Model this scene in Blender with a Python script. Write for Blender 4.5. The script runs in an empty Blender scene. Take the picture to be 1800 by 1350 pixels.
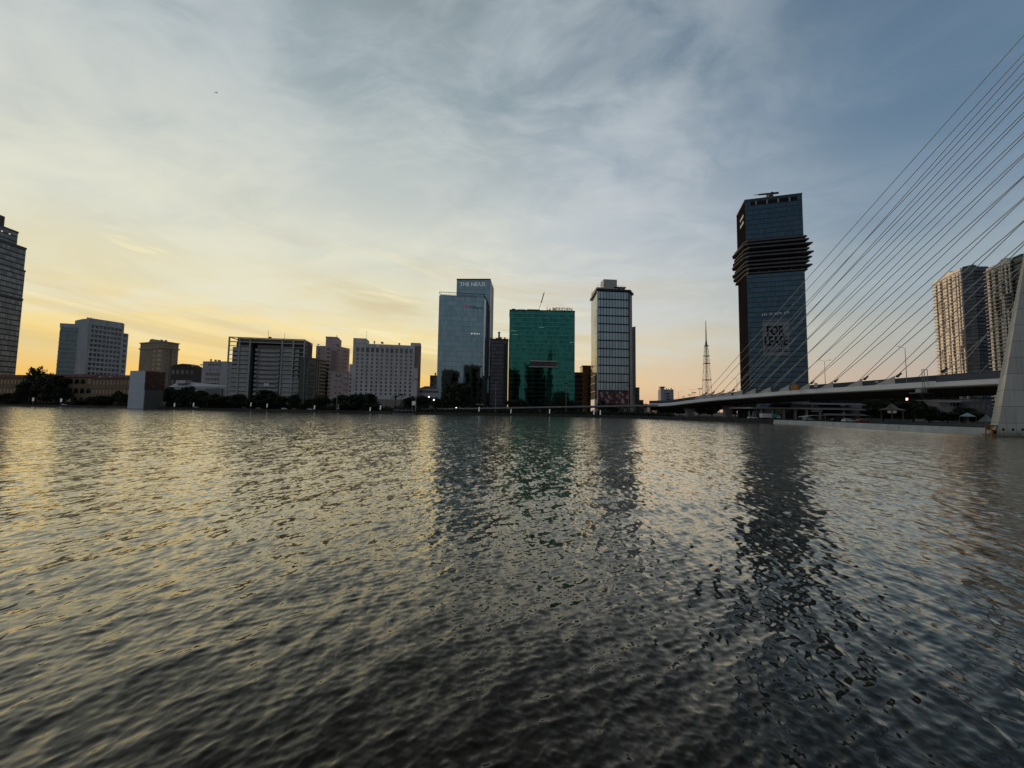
import bpy, bmesh, math, random
import numpy as np
from mathutils import Vector, Matrix, noise as mnoise
random.seed(7)
R = math.radians
scene = bpy.context.scene
COL = scene.collection
PI = math.pi

# ------------------------------------------------------------------ camera
FPX, CXP, CYP = 676.0, 900.0, 675.0          # focal length and centre, in pixels of an 1800 x 1350 frame
CAM_H = 5.0
PITCH, ROLL = R(3.724), R(0.86)
CM = Matrix.Rotation(R(90) + PITCH, 3, 'X') @ Matrix.Rotation(ROLL, 3, 'Z')
cd = bpy.data.cameras.new('camera')
cd.sensor_width = 36.0
cd.lens = FPX / 1800.0 * 36.0
cd.clip_start = 0.1
cd.clip_end = 20000
cam = bpy.data.objects.new('camera', cd)
COL.objects.link(cam)
cam.matrix_world = Matrix.Translation((0, 0, CAM_H)) @ CM.to_4x4()
scene.camera = cam

# ------------------------------------------------------------------ colour management
scene.render.engine = 'CYCLES'
scene.view_settings.view_transform = 'Standard'
scene.view_settings.look = 'None'
scene.view_settings.exposure = 0.0
scene.view_settings.gamma = 1.0
scene.view_settings.use_curve_mapping = False
scene.cycles.use_denoising = True
scene.cycles.max_bounces = 6
scene.cycles.glossy_bounces = 4
scene.cycles.diffuse_bounces = 3
scene.cycles.caustics_reflective = False
scene.cycles.caustics_refractive = False

# ------------------------------------------------------------------ node helpers
class NT:
    def __init__(s, tree):
        s.t = tree; s.n = tree.nodes; s.l = tree.links
    def add(s, kind, **kw):
        n = s.n.new(kind)
        for k, v in kw.items():
            setattr(n, k, v)
        return n
    def put(s, sock, v):
        if isinstance(v, bpy.types.NodeSocket):
            s.l.new(v, sock)
        elif isinstance(v, (tuple, list)):
            v = tuple(v)
            if sock.type == 'RGBA' and len(v) == 3:
                v = v + (1.0,)
            sock.default_value = v
        else:
            sock.default_value = v
    def math(s, op, a, b=None, c=None, clamp=False):
        n = s.add('ShaderNodeMath', operation=op, use_clamp=clamp)
        s.put(n.inputs[0], a)
        if b is not None: s.put(n.inputs[1], b)
        if c is not None: s.put(n.inputs[2], c)
        return n.outputs[0]
    def vmath(s, op, a, b=None):
        n = s.add('ShaderNodeVectorMath', operation=op)
        s.put(n.inputs[0], a)
        if b is not None: s.put(n.inputs[1], b)
        return n.outputs['Value'] if op in ('DOT_PRODUCT', 'LENGTH') else n.outputs[0]
    def sep(s, v):
        n = s.add('ShaderNodeSeparateXYZ'); s.put(n.inputs[0], v); return n.outputs
    def comb(s, x, y, z):
        n = s.add('ShaderNodeCombineXYZ')
        for i, v in enumerate((x, y, z)): s.put(n.inputs[i], v)
        return n.outputs[0]
    def noise(s, vec, scale, detail=4, rough=0.55, dist=0.0):
        n = s.add('ShaderNodeTexNoise')
        s.put(n.inputs['Vector'], vec)
        n.inputs['Scale'].default_value = scale
        n.inputs['Detail'].default_value = detail
        n.inputs['Roughness'].default_value = rough
        n.inputs['Distortion'].default_value = dist
        return n.outputs[0]
    def ramp(s, fac, stops, interp='LINEAR'):
        n = s.add('ShaderNodeValToRGB'); s.put(n.inputs[0], fac)
        r = n.color_ramp; r.interpolation = interp
        while len(r.elements) > 1: r.elements.remove(r.elements[-1])
        for i, (p, c) in enumerate(stops):
            e = r.elements[0] if i == 0 else r.elements.new(p)
            e.position = p
            if not isinstance(c, (tuple, list)): c = (c, c, c)
            e.color = tuple(c[:3]) + (1,)
        return n.outputs[0]
    def mix(s, f, a, b, blend='MIX'):
        n = s.add('ShaderNodeMix', data_type='RGBA', blend_type=blend)
        s.put(n.inputs[0], f); s.put(n.inputs[6], a); s.put(n.inputs[7], b)
        return n.outputs[2]
    def smooth(s, v, a, b):
        n = s.add('ShaderNodeMapRange', interpolation_type='SMOOTHSTEP')
        s.put(n.inputs[0], v); n.inputs[1].default_value = a; n.inputs[2].default_value = b
        return n.outputs[0]

# ------------------------------------------------------------------ world: dusk sky with thin high cloud
SUN_AZ = R(-33.0)            # left of the view direction (+Y)
SUN_EL = R(3.2)
SDX, SDY = math.sin(SUN_AZ), math.cos(SUN_AZ)
world = bpy.data.worlds.new('World')
scene.world = world
world.use_nodes = True
W = NT(world.node_tree)
W.n.clear()
w_out = W.add('ShaderNodeOutputWorld')
w_bg = W.add('ShaderNodeBackground')
tc = W.add('ShaderNodeTexCoord')
D = W.vmath('NORMALIZE', tc.outputs['Generated'])
dx, dy, dz = W.sep(D)
hlen = W.math('SQRT', W.math('ADD', W.math('ADD', W.math('MULTIPLY', dx, dx), W.math('MULTIPLY', dy, dy)), 1e-5))
cosaz = W.math('DIVIDE', W.math('ADD', W.math('MULTIPLY', dx, SDX), W.math('MULTIPLY', dy, SDY)), hlen)
zc = W.math('MAXIMUM', dz, 0.0)
def lin(r, g, b):
    f = lambda v: ((v/255.0 + 0.055)/1.055)**2.4 if v > 10 else v/255.0/12.92
    return (f(r), f(g), f(b))
sun_ramp = W.ramp(zc, [(0.0, lin(248,186,98)), (0.05, lin(253,202,108)), (0.10, lin(255,220,132)), (0.16, lin(252,230,166)),
                       (0.24, lin(234,226,190)), (0.36, lin(222,224,210)), (0.50, lin(198,206,204)), (0.64, lin(156,172,178)), (1.0, lin(46,52,58))], 'EASE')
mid_ramp = W.ramp(zc, [(0.0, lin(236,186,142)), (0.07, lin(242,210,164)), (0.16, lin(236,223,192)), (0.28, lin(216,218,212)),
                       (0.42, lin(198,206,211)), (0.55, lin(164,178,190)), (0.68, lin(122,142,158)), (1.0, lin(42,50,58))], 'EASE')
far_ramp = W.ramp(zc, [(0.0, lin(200,172,154)), (0.06, lin(200,182,166)), (0.14, lin(182,184,178)), (0.24, lin(156,172,182)),
                       (0.38, lin(122,146,168)), (0.52, lin(102,129,154)), (0.68, lin(94,119,144)), (1.0, lin(40,48,58))], 'EASE')
east_ramp = W.ramp(zc, [(0.0, lin(148,144,146)), (0.1, lin(172,167,168)), (0.25, lin(170,174,180)), (0.5, lin(134,150,164)), (1.0, lin(44,56,70))], 'EASE')
sky = W.mix(W.smooth(cosaz, -0.75, 0.12), east_ramp, far_ramp)
sky = W.mix(W.smooth(cosaz, 0.10, 0.80), sky, mid_ramp)
sky = W.mix(W.smooth(cosaz, 0.70, 0.98), sky, sun_ramp)
# physically based twilight sky under it
nis = W.add('ShaderNodeTexSky', sky_type='NISHITA')
nis.sun_disc = False
nis.sun_elevation = SUN_EL
nis.sun_rotation = SUN_AZ
nis.air_density = 1.0; nis.dust_density = 2.0; nis.ozone_density = 2.0
nsc = W.vmath('MULTIPLY', nis.outputs[0], (0.05, 0.05, 0.05))
sky = W.mix(0.10, sky, nsc)
# cloud sheet high above: project the direction on a plane
inv = W.math('DIVIDE', 1.0, W.math('ADD', zc, 0.16))
cp = W.comb(W.math('MULTIPLY', dx, inv), W.math('MULTIPLY', dy, inv), 0.0)
mp = W.add('ShaderNodeMapping'); W.put(mp.inputs['Vector'], cp)
mp.inputs['Rotation'].default_value = (0, 0, R(28)); mp.inputs['Scale'].default_value = (0.9, 1.3, 1)
warp = W.noise(mp.outputs[0], 1.1, 3, 0.5)
cpw = W.vmath('ADD', mp.outputs[0], W.comb(W.math('MULTIPLY', warp, 0.9), W.math('MULTIPLY', warp, -0.6), 0.0))
n1 = W.noise(cpw, 1.35, 9, 0.60, 0.15)
n2 = W.noise(cpw, 4.6, 6, 0.56, 0.25)
cov = W.math('ADD', W.math('MULTIPLY', n1, 0.70), W.math('MULTIPLY', n2, 0.30))
mask = W.smooth(cov, 0.40, 0.62)
clear_right = W.math('ADD', 0.16, W.math('MULTIPLY', W.smooth(cosaz, 0.18, 0.72), 0.84))
mask = W.math('MULTIPLY', W.math('MULTIPLY', mask, clear_right), W.smooth(dz, 0.02, 0.22))
lit = W.mix(W.smooth(cosaz, 0.62, 1.0), lin(206,210,212), lin(232,230,208))
lit = W.mix(W.smooth(dz, 0.30, 0.70), lit, lin(196,204,208))
sky = W.mix(W.math('MULTIPLY', mask, 0.68), sky, lit)
# soft grey undersides
gm = W.smooth(W.noise(cpw, 2.1, 7, 0.58, 0.3), 0.50, 0.72)
gm = W.math('MULTIPLY', gm, W.math('MULTIPLY', clear_right, W.smooth(dz, 0.10, 0.32)))
sky = W.mix(W.math('MULTIPLY', gm, 0.24), sky, W.vmath('MULTIPLY', sky, (0.66, 0.69, 0.76)))
# low bands of stratus over the sunset
az = W.math('ARCTAN2', dx, dy)
band = W.comb(W.math('MULTIPLY', az, 1.5), W.math('ADD', W.math('MULTIPLY', dz, 15.0), W.math('MULTIPLY', az, 1.8)), 3.3)
bm = W.smooth(W.noise(band, 1.0, 6, 0.55, 0.5), 0.47, 0.66)
bm = W.math('MULTIPLY', bm, W.math('MULTIPLY', W.smooth(dz, 0.03, 0.10), W.math('SUBTRACT', 1.0, W.smooth(dz, 0.22, 0.42))))
bm = W.math('MULTIPLY', bm, W.smooth(cosaz, 0.35, 0.85))
sky = W.mix(W.math('MULTIPLY', bm, 0.50), sky, lin(204,184,140))
# bright streaks between the bands
sm_ = W.smooth(W.noise(band, 1.7, 6, 0.6, 0.7), 0.56, 0.72)
sm_ = W.math('MULTIPLY', sm_, W.math('MULTIPLY', W.smooth(dz, 0.08, 0.16), W.math('SUBTRACT', 1.0, W.smooth(dz, 0.26, 0.44))))
sm_ = W.math('MULTIPLY', sm_, W.smooth(cosaz, 0.45, 0.9))
sky = W.mix(W.math('MULTIPLY', sm_, 0.55), sky, lin(255,242,194))
# below the horizon: dim ground tone
sky = W.mix(W.smooth(dz, -0.02, -0.10), sky, (0.03, 0.03, 0.03, 1))
W.put(w_bg.inputs[0], sky)
w_bg.inputs[1].default_value = 1.0
W.l.new(w_bg.outputs[0], w_out.inputs[0])

# ------------------------------------------------------------------ the low sun, veiled by cloud
sl = bpy.data.lights.new('sun', 'SUN')
sl.energy = 1.7
sl.angle = R(3)
sl.color = (1.0, 0.74, 0.50)
sun = bpy.data.objects.new('sun', sl)
COL.objects.link(sun)
sdir = Vector((SDX*math.cos(SUN_EL), SDY*math.cos(SUN_EL), math.sin(SUN_EL)))
sun.rotation_euler = sdir.to_track_quat('Z', 'Y').to_euler()
sun.location = sdir * 500

# ------------------------------------------------------------------ pixel rays -> world points
def ray(px, py):
    return CM @ Vector(((px - CXP)/FPX, (CYP - py)/FPX, -1.0))
def at_Y(px, py, Y):
    d = ray(px, py); t = Y / d.y
    return Vector((d.x*t, Y, CAM_H + d.z*t))
def at_z(px, py, z):
    d = ray(px, py); t = (z - CAM_H) / d.z
    return Vector((d.x*t, d.y*t, z))
def zat(px, py, Y): return at_Y(px, py, Y).z
def project(p):
    v = CM.transposed() @ (Vector(p) - Vector((0, 0, CAM_H)))
    return (CXP + FPX*v.x/-v.z, CYP - FPX*v.y/-v.z)
def xg(px, Y, z=2.0):                     # world X of the pixel column px at depth Y, near the ground
    lo = at_Y(px, 720, Y)
    return lo.x
LZ = 1.7                                    # level of the land

# ------------------------------------------------------------------ materials
MATS = {}
def mat_new(name):
    m = bpy.data.materials.new(name); m.use_nodes = True
    t = NT(m.node_tree); t.n.clear()
    out = t.add('ShaderNodeOutputMaterial'); b = t.add('ShaderNodeBsdfPrincipled')
    t.l.new(b.outputs[0], out.inputs[0])
    MATS[name] = m
    return m, t, b
def plain(name, col, rough=0.7, metal=0.0, var=0.18, scale=0.25, streak=True, spec=0.3):
    if name in MATS: return MATS[name]
    m, t, b = mat_new(name)
    g = t.add('ShaderNodeNewGeometry').outputs['Position']
    v = t.vmath('MULTIPLY', g, (1, 1, 0.25 if streak else 1))
    n = t.noise(v, scale, 6, 0.6)
    n2 = t.noise(g, scale*9, 4, 0.6)
    f = t.math('ADD', t.math('MULTIPLY', n, 0.7), t.math('MULTIPLY', n2, 0.3))
    lo = tuple(c*(1 - var*1.6) for c in col); hi = tuple(min(1, c*(1 + var)) for c in col)
    c = t.ramp(f, [(0.3, lo), (0.7, hi)])
    t.put(b.inputs['Base Color'], c)
    b.inputs['Roughness'].default_value = rough
    b.inputs['Metallic'].default_value = metal
    b.inputs['Specular IOR Level'].default_value = spec
    return m
def curtain(name, tint, pw, ph, line=(0.12, 0.10), frame=(0.02, 0.022, 0.025), spandrel=None, tilt=0.006, rough=0.04, vary=0.25, hline=1.0, sp_h=0.0):
    """Coated curtain-wall glass. UV is in metres on the wall."""
    if name in MATS: return MATS[name]
    m, t, b = mat_new(name)
    uv = t.add('ShaderNodeUVMap').outputs[0]
    u, v, _ = t.sep(uv)
    us, vs = t.math('DIVIDE', u, pw), t.math('DIVIDE', v, ph)
    iu, iv = t.math('FLOOR', us), t.math('FLOOR', vs)
    fu, fv = t.math('FRACT', us), t.math('FRACT', vs)
    wn = t.add('ShaderNodeTexWhiteNoise', noise_dimensions='2D')
    t.put(wn.inputs['Vector'], t.comb(iu, iv, 0))
    rnd, rc = wn.outputs['Value'], wn.outputs['Color']
    lu = t.math('LESS_THAN', fu, line[0]/pw)
    lv = t.math('LESS_THAN', fv, line[1]/ph)
    ln = t.math('MAXIMUM', lu, lv)
    dark = tuple(c*(1 - vary) for c in tint); lite = tuple(min(1, c*(1 + vary)) for c in tint)
    wav = t.noise(t.vmath('MULTIPLY', uv, (0.02, 0.05, 1)), 1.0, 3)
    gcol = t.mix(t.math('ADD', t.math('MULTIPLY', rnd, 0.6), t.math('MULTIPLY', wav, 0.4)), dark, lite)
    if sp_h > 0:
        spm = t.math('LESS_THAN', fv, sp_h)
        gcol = t.mix(spm, gcol, spandrel)
    col = t.mix(ln, gcol, frame)
    t.put(b.inputs['Base Color'], col)
    t.put(b.inputs['Metallic'], t.math('SUBTRACT', 1.0, t.math('MULTIPLY', ln, 0.9)))
    t.put(b.inputs['Roughness'], t.math('ADD', rough, t.math('MULTIPLY', ln, 0.4)))
    nm = t.add('ShaderNodeNormalMap', space='TANGENT')
    r1, r2, _ = t.sep(rc)
    big = t.noise(t.vmath('MULTIPLY', uv, (0.5/pw, 0.5/ph, 1)), 1.0, 2)
    nx = t.math('ADD', 0.5, t.math('ADD', t.math('MULTIPLY', t.math('SUBTRACT', r1, 0.5), tilt*1.4), t.math('MULTIPLY', t.math('SUBTRACT', big, 0.5), tilt*1.6)))
    ny = t.math('ADD', 0.5, t.math('MULTIPLY', t.math('SUBTRACT', r2, 0.5), tilt*1.0))
    cc = t.add('ShaderNodeCombineColor')
    t.put(cc.inputs[0], nx); t.put(cc.inputs[1], ny); cc.inputs[2].default_value = 1.0
    t.put(nm.inputs['Color'], cc.outputs[0])
    t.put(b.inputs['Normal'], nm.outputs[0])
    return m
def glow(name, col, s):
    if name in MATS: return MATS[name]
    m, t, b = mat_new(name)
    b.inputs['Base Color'].default_value = tuple(col) + (1,)
    b.inputs['Emission Color'].default_value = tuple(col) + (1,)
    b.inputs['Emission Strength'].default_value = s
    return m

M_win = plain('dark_window_glass', (0.014, 0.017, 0.02), 0.12, 0.0, 0.3, 0.5, spec=0.6)
M_winc = plain('curtained_window_glass', (0.10, 0.10, 0.105), 0.25, 0.0, 0.3, 0.5, spec=0.5)
M_black = plain('dark_recess', (0.012, 0.012, 0.013), 0.9)
M_white = plain('white_painted_concrete', (0.50, 0.50, 0.52), 0.8)
M_white2 = plain('grey_white_render', (0.36, 0.36, 0.38), 0.8)
M_conc = plain('raw_concrete', (0.27, 0.27, 0.265), 0.85)
M_concd = plain('weathered_concrete', (0.15, 0.15, 0.15), 0.9)
M_metal = plain('grey_metal', (0.22, 0.23, 0.24), 0.45, 0.6, 0.1)
M_dmetal = plain('dark_metal', (0.04, 0.042, 0.045), 0.5, 0.4, 0.1)
M_bark = plain('bark', (0.05, 0.04, 0.03), 0.95, 0, 0.3, 2.0)

# ------------------------------------------------------------------ mesh builder
class MB:
    def __init__(s): s.v = []; s.f = []; s.uv = []
    def quad(s, a, b, c, d, uv=None):
        i = len(s.v); s.v += [Vector(a), Vector(b), Vector(c), Vector(d)]
        s.f.append((i, i+1, i+2, i+3)); s.uv.append(uv or ((0,0),(1,0),(1,1),(0,1)))
    def face(s, pts):
        i = len(s.v); s.v += [Vector(p) for p in pts]
        s.f.append(tuple(range(i, i+len(pts)))); s.uv.append(tuple((p[0], p[1]) for p in pts))
    def hexa(s, p):                       # 8 points: bottom ring 0-3 (counter-clockwise from above), top ring 4-7
        i = len(s.v); s.v += [Vector(q) for q in p]
        for f in ((3,2,1,0),(4,5,6,7),(0,1,5,4),(1,2,6,5),(2,3,7,6),(3,0,4,7)):
            s.f.append(tuple(i+k for k in f)); s.uv.append(((0,0),(1,0),(1,1),(0,1)))
    def box(s, x0, x1, y0, y1, z0, z1):
        s.hexa([(x0,y0,z0),(x1,y0,z0),(x1,y1,z0),(x0,y1,z0),(x0,y0,z1),(x1,y0,z1),(x1,y1,z1),(x0,y1,z1)])
    def prism(s, poly, z0, z1, cap=True, bottom=False):   # poly counter-clockwise from above
        u = 0.0; n = len(poly)
        for k in range(n):
            a, b = poly[k], poly[(k+1) % n]
            L = math.hypot(b[0]-a[0], b[1]-a[1])
            s.quad((a[0],a[1],z0),(b[0],b[1],z0),(b[0],b[1],z1),(a[0],a[1],z1), ((u,z0),(u+L,z0),(u+L,z1),(u,z1)))
            u += L
        if cap: s.face([(p[0],p[1],z1) for p in poly])
        if bottom: s.face([(p[0],p[1],z0) for p in reversed(poly)])
    def tube(s, a, b, r0, r1=None, n=6, caps=True):
        a, b = Vector(a), Vector(b); r1 = r0 if r1 is None else r1
        d = (b-a).normalized(); up = Vector((0,0,1)) if abs(d.z) < 0.95 else Vector((1,0,0))
        x = d.cross(up).normalized(); y = d.cross(x)
        i = len(s.v)
        for k in range(n):
            t = 2*PI*k/n; o = x*math.cos(t) + y*math.sin(t)
            s.v.append(a + o*r0); s.v.append(b + o*r1)
        for k in range(n):
            j = (k+1) % n
            s.f.append((i+2*k, i+2*k+1, i+2*j+1, i+2*j)); s.uv.append(((0,0),(1,0),(1,1),(0,1)))
        if caps:
            s.f.append(tuple(i+2*k for k in range(n))); s.uv.append(tuple((0,0) for _ in range(n)))
            s.f.append(tuple(i+2*k+1 for k in reversed(range(n)))); s.uv.append(tuple((0,0) for _ in range(n)))
    def ball(s, c, r, n=8, sz=1.0):
        c = Vector(c); i = len(s.v); m = n//2
        for a in range(m+1):
            t = PI*a/m
            for k in range(n):
                p = 2*PI*k/n
                s.v.append(c + Vector((r*math.sin(t)*math.cos(p), r*math.sin(t)*math.sin(p), sz*r*math.cos(t))))
        for a in range(m):
            for k in range(n):
                j = (k+1) % n
                s.f.append((i+a*n+k, i+(a+1)*n+k, i+(a+1)*n+j, i+a*n+j)); s.uv.append(((0,0),(1,0),(1,1),(0,1)))
    def ring(s, c, ux, uz, R0, r, n=16):            # torus in the plane ux/uz
        ux, uz = Vector(ux).normalized(), Vector(uz).normalized(); c = Vector(c)
        pts = [c + (ux*math.cos(2*PI*k/n) + uz*math.sin(2*PI*k/n))*R0 for k in range(n)]
        for k in range(n): s.tube(pts[k], pts[(k+1) % n], r, r, 5, False)
    def obox(s, F, u0, u1, v0, v1, n0, n1):          # box in a facade frame; n outward
        P = lambda u, n, v: F.p(u, v, n)
        s.hexa([P(u0,n1,v0),P(u1,n1,v0),P(u1,n0,v0),P(u0,n0,v0),P(u0,n1,v1),P(u1,n1,v1),P(u1,n0,v1),P(u0,n0,v1)])
    def build(s, name, mat, parent=None, smooth=False):
        me = bpy.data.meshes.new(name)
        off = Vector((0,0,0))
        if parent is not None:
            off = Vector(parent.location)
            q = parent.parent
            while q is not None: off += Vector(q.location); q = q.parent
        me.from_pydata([tuple(p - off) for p in s.v], [], s.f)
        uvl = me.uv_layers.new(name='UVMap')
        flat = [c for f in s.uv for p in f for c in p]
        uvl.data.foreach_set('uv', flat)
        me.materials.append(mat)
        if smooth:
            me.polygons.foreach_set('use_smooth', [True]*len(me.polygons))
        me.validate()
        o = bpy.data.objects.new(name, me); COL.objects.link(o)
        if parent is not None: o.parent = parent
        return o
class Frame:                                          # a facade: left and right ground corner as seen from outside
    def __init__(s, a, b):
        s.a = Vector((a[0], a[1], 0)); d = Vector((b[0]-a[0], b[1]-a[1], 0)); s.L = d.length
        s.u = d.normalized(); s.n = s.u.cross(Vector((0,0,1))); s.ang = math.atan2(s.u.y, s.u.x)
    def p(s, u, v, n=0.0): return s.a + s.u*u + s.n*n + Vector((0,0,v))

def tag(o, label, cat, group=None):
    o['label'] = label; o['category'] = cat
    if group: o['group'] = group
    return o
def struct(o): o['kind'] = 'structure'; return o
def thing(name, loc, label, cat, group=None):
    o = bpy.data.objects.new(name, None); COL.objects.link(o)
    o.empty_display_size = 1.0
    o.location = Vector((loc[0], loc[1], loc[2] if len(loc) > 2 else LZ))
    return tag(o, label, cat, group)
def woff(o):
    v = Vector((0,0,0))
    while o is not None: v += Vector(o.location); o = o.parent
    return v
def copy_tree(o, parent=None):
    c = o.copy(); COL.objects.link(c)
    if parent is not None: c.parent = parent
    for ch in list(o.children): copy_tree(ch, c)
    return c
_wm = {}
def window_mesh(w, h, mat, depth):
    k = (round(w,2), round(h,2), mat.name, depth)
    if k not in _wm:
        b = MB(); b.box(-w/2, w/2, -depth, 0.05, 0, h)
        me = bpy.data.meshes.new('window')
        me.from_pydata([tuple(p) for p in b.v], [], b.f); me.materials.append(mat)
        _wm[k] = me
    return _wm[k]
def windows(root, F, cells, w, h, mats=(M_win,), cap=100, name='window', depth=0.07):
    """cells: (u centre, v bottom). Individual windows as parts, past the cap one part of kind stuff."""
    cells = list(cells); extra = MB()
    have = sum(1 for c in root.children if c.name.split('.')[0] == name)
    for i, (u, v) in enumerate(cells):
        m = mats[0] if len(mats) == 1 else random.choice(mats)
        if have + i < cap:
            o = bpy.data.objects.new(name, window_mesh(w, h, m, depth)); COL.objects.link(o)
            o.parent = root
            o.location = F.p(u, v) - woff(root)
            o.rotation_euler = (0, 0, F.ang)
        else:
            extra.obox(F, u-w/2, u+w/2, v, v+h, -0.05, depth)
    if extra.v:
        o = extra.build('windows', mats[0], root); o['kind'] = 'stuff'
def text(body, root, F, u, v, size, mat, name='lettering', n=0.3, ext=0.12, sx=1.0, align='LEFT', bold=0.0):
    cu = bpy.data.curves.new(name, 'FONT'); cu.body = body; cu.size = size; cu.extrude = ext
    cu.align_x = align; cu.offset = bold; cu.resolution_u = 2
    cu.materials.append(mat)
    tmp = bpy.data.objects.new('tmp', cu); COL.objects.link(tmp)
    dg = bpy.context.evaluated_depsgraph_get()
    me = bpy.data.meshes.new_from_object(tmp.evaluated_get(dg)); me.name = name
    bpy.data.objects.remove(tmp); bpy.data.curves.remove(cu)
    if not me.materials: me.materials.append(mat)
    o = bpy.data.objects.new(name, me); COL.objects.link(o)
    o.parent = root
    o.location = F.p(u, v, n) - woff(root)
    o.rotation_euler = (PI/2, 0, F.ang); o.scale = (sx, 1, 1)
    return o
def tops(H, *pxs): return [at_z(x, y, H).xy for x, y in pxs]
def behind(F, d): return (F.p(F.L, 0, -d).xy, F.p(0, 0, -d).xy)

#@@WATER
# ------------------------------------------------------------------ the river
def make_water():
    rng = np.random.default_rng(5)
    def fan(a0, a1, na, r0, r1, nr):
        ang = np.linspace(a0, a1, na); rad = r0*np.exp(np.linspace(0, math.log(r1/r0), nr))
        A, Rr = np.meshgrid(ang, rad)
        return (np.sin(A)*Rr).ravel(), (np.cos(A)*Rr).ravel(), Rr.ravel(), na, nr
    K = 220
    lam = np.exp(rng.uniform(math.log(0.085), math.log(9.0), K))
    th = R(-40) + rng.normal(0, 0.46, K)
    th = np.where(lam < .5, th + rng.normal(0, .45, K), th)
    k = 2*PI/lam
    lg = lambda c, w: np.exp(-(np.log(lam/c))**2/(2*w**2))
    peak = lg(0.30, 0.50) + 0.9*lg(0.135, 0.42) + 0.60*lg(0.85, 0.45) + 0.50*lg(2.5, 0.5)
    sl_ = peak*rng.uniform(0.5, 1.2, K)
    sl_ *= WAVE_RMS / math.sqrt(0.5*np.sum(sl_**2))
    amp = sl_/k; kx = np.cos(th)*k; ky = np.sin(th)*k; ph = rng.uniform(0, 2*PI, K)
    def surf(x, y, sp):
        z = np.zeros_like(x); ox = np.zeros_like(x); oy = np.zeros_like(x)
        # gusts: calmer and rougher patches
        g = np.ones_like(x)
        for (lx, ly, p, a) in ((31, 55, .3, .22), (-47, 38, 1.9, .2), (17, 23, 4., .16), (9, -14, 2.2, .13), (120, 90, .7, .2)):
            g += a*np.sin(x*2*PI/lx*.7 + y*2*PI/ly*.7 + p)
        for i in range(K):
            w = np.clip((lam[i]/sp - 2.2)/3.0, 0, 1)
            if not w.any(): continue
            if lam[i] < 1.6: w = w*g
            t = kx[i]*x + ky[i]*y + ph[i]
            z += w*amp[i]*np.sin(t)
            c = w*amp[i]*np.cos(t)*1.0
            ox += c*math.cos(th[i]); oy += c*math.sin(th[i])
        return x + ox, y + oy, z
    parts = [fan(R(-67), R(67), 840, 2.0, 760.0, 1900), fan(R(67), R(293), 200, 2.0, 420.0, 260), fan(R(0), R(360), 160, 0.03, 2.02, 60)]
    V = []; Fc = []; Ms = []; base = 0
    for x, y, r, na, nr in parts:
        sp = r*(0.0031 if na > 300 else 0.02) + (0.02 if na == 160 else 0)
        X, Y, Z = surf(x, y, sp)
        V.append(np.stack([X, Y, Z], 1))
        miss = np.zeros_like(x)
        for i in range(K): miss += (1 - np.clip((lam[i]/sp - 2.2)/3.0, 0, 1)**2)*sl_[i]**2*.5
        Ms.append(np.sqrt(miss))
        i, j = np.meshgrid(np.arange(nr-1), np.arange(na-1), indexing='ij')
        a = (i*na + j).ravel() + base
        Fc.append(np.stack([a, a+na, a+na+1, a+1], 1))
        base += na*nr
    # disc under the camera
    V = np.concatenate(V).astype(np.float32); Fc = np.concatenate(Fc).astype(np.int32)
    me = bpy.data.meshes.new('river_water')
    me.vertices.add(len(V)); me.vertices.foreach_set('co', V.ravel())
    me.loops.add(Fc.size); me.loops.foreach_set('vertex_index', Fc[:, ::-1].ravel().astype(np.int32))
    me.polygons.add(len(Fc)); me.polygons.foreach_set('loop_start', np.arange(0, Fc.size, 4, dtype=np.int32))
    me.polygons.foreach_set('use_smooth', np.ones(len(Fc), dtype=bool))
    me.update(calc_edges=True)
    at = me.attributes.new('fine_slope', 'FLOAT', 'POINT'); at.data.foreach_set('value', np.concatenate(Ms).astype(np.float32))
    n = me.polygons[0].normal
    if n.z < 0: me.flip_normals()
    # silty river: dark brown body under a mirror that strengthens towards grazing angles
    m = bpy.data.materials.new('river_water'); m.use_nodes = True
    t = NT(m.node_tree); t.n.clear()
    mo = t.add('ShaderNodeOutputMaterial'); mx = t.add('ShaderNodeMixShader'); df = t.add('ShaderNodeBsdfDiffuse'); gl = t.add('ShaderNodeBsdfGlossy')
    df.inputs['Color'].default_value = (0.014, 0.0105, 0.007, 1); gl.inputs['Color'].default_value = (1, .95, .845, 1)
    t.l.new(df.outputs[0], mx.inputs[1]); t.l.new(gl.outputs[0], mx.inputs[2]); t.l.new(mx.outputs[0], mo.inputs[0])
    g = t.add('ShaderNodeNewGeometry').outputs['Position']
    mpn = t.add('ShaderNodeMapping'); t.put(mpn.inputs['Vector'], g)
    mpn.inputs['Rotation'].default_value = (0, 0, R(40)); mpn.inputs['Scale'].default_value = (1.0, 0.42, 1)
    def nz(scale, detail):
        n = t.add('ShaderNodeTexNoise'); t.put(n.inputs['Vector'], mpn.outputs[0])
        n.inputs['Scale'].default_value = scale; n.inputs['Detail'].default_value = detail; n.inputs['Roughness'].default_value = .6; n.inputs['Distortion'].default_value = .3
        return t.vmath('SUBTRACT', n.outputs['Color'], (.5, .5, .5))
    fs = t.add('ShaderNodeAttribute', attribute_name='fine_slope').outputs['Fac']
    t.put(gl.inputs['Roughness'], t.math('SQRT', t.math('ADD', .0050, t.math('MULTIPLY', fs, 1.41*ROUGH_K))))
    # ripples finer than the mesh carries: slopes added to the normal
    a1 = t.math('ADD', RIPPLE, t.math('MULTIPLY', fs, MISSING))
    def scl(v, f): 
        n = t.add('ShaderNodeVectorMath', operation='SCALE'); t.put(n.inputs[0], v); t.put(n.inputs['Scale'], f); return n.outputs[0]
    sl1 = scl(nz(3.8, 5), a1)
    sl2 = scl(nz(0.8, 2), t.math('MULTIPLY', fs, MISSING*.7))
    sv = t.vmath('MULTIPLY', t.vmath('ADD', sl1, sl2), (1, 1, 0))
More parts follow.
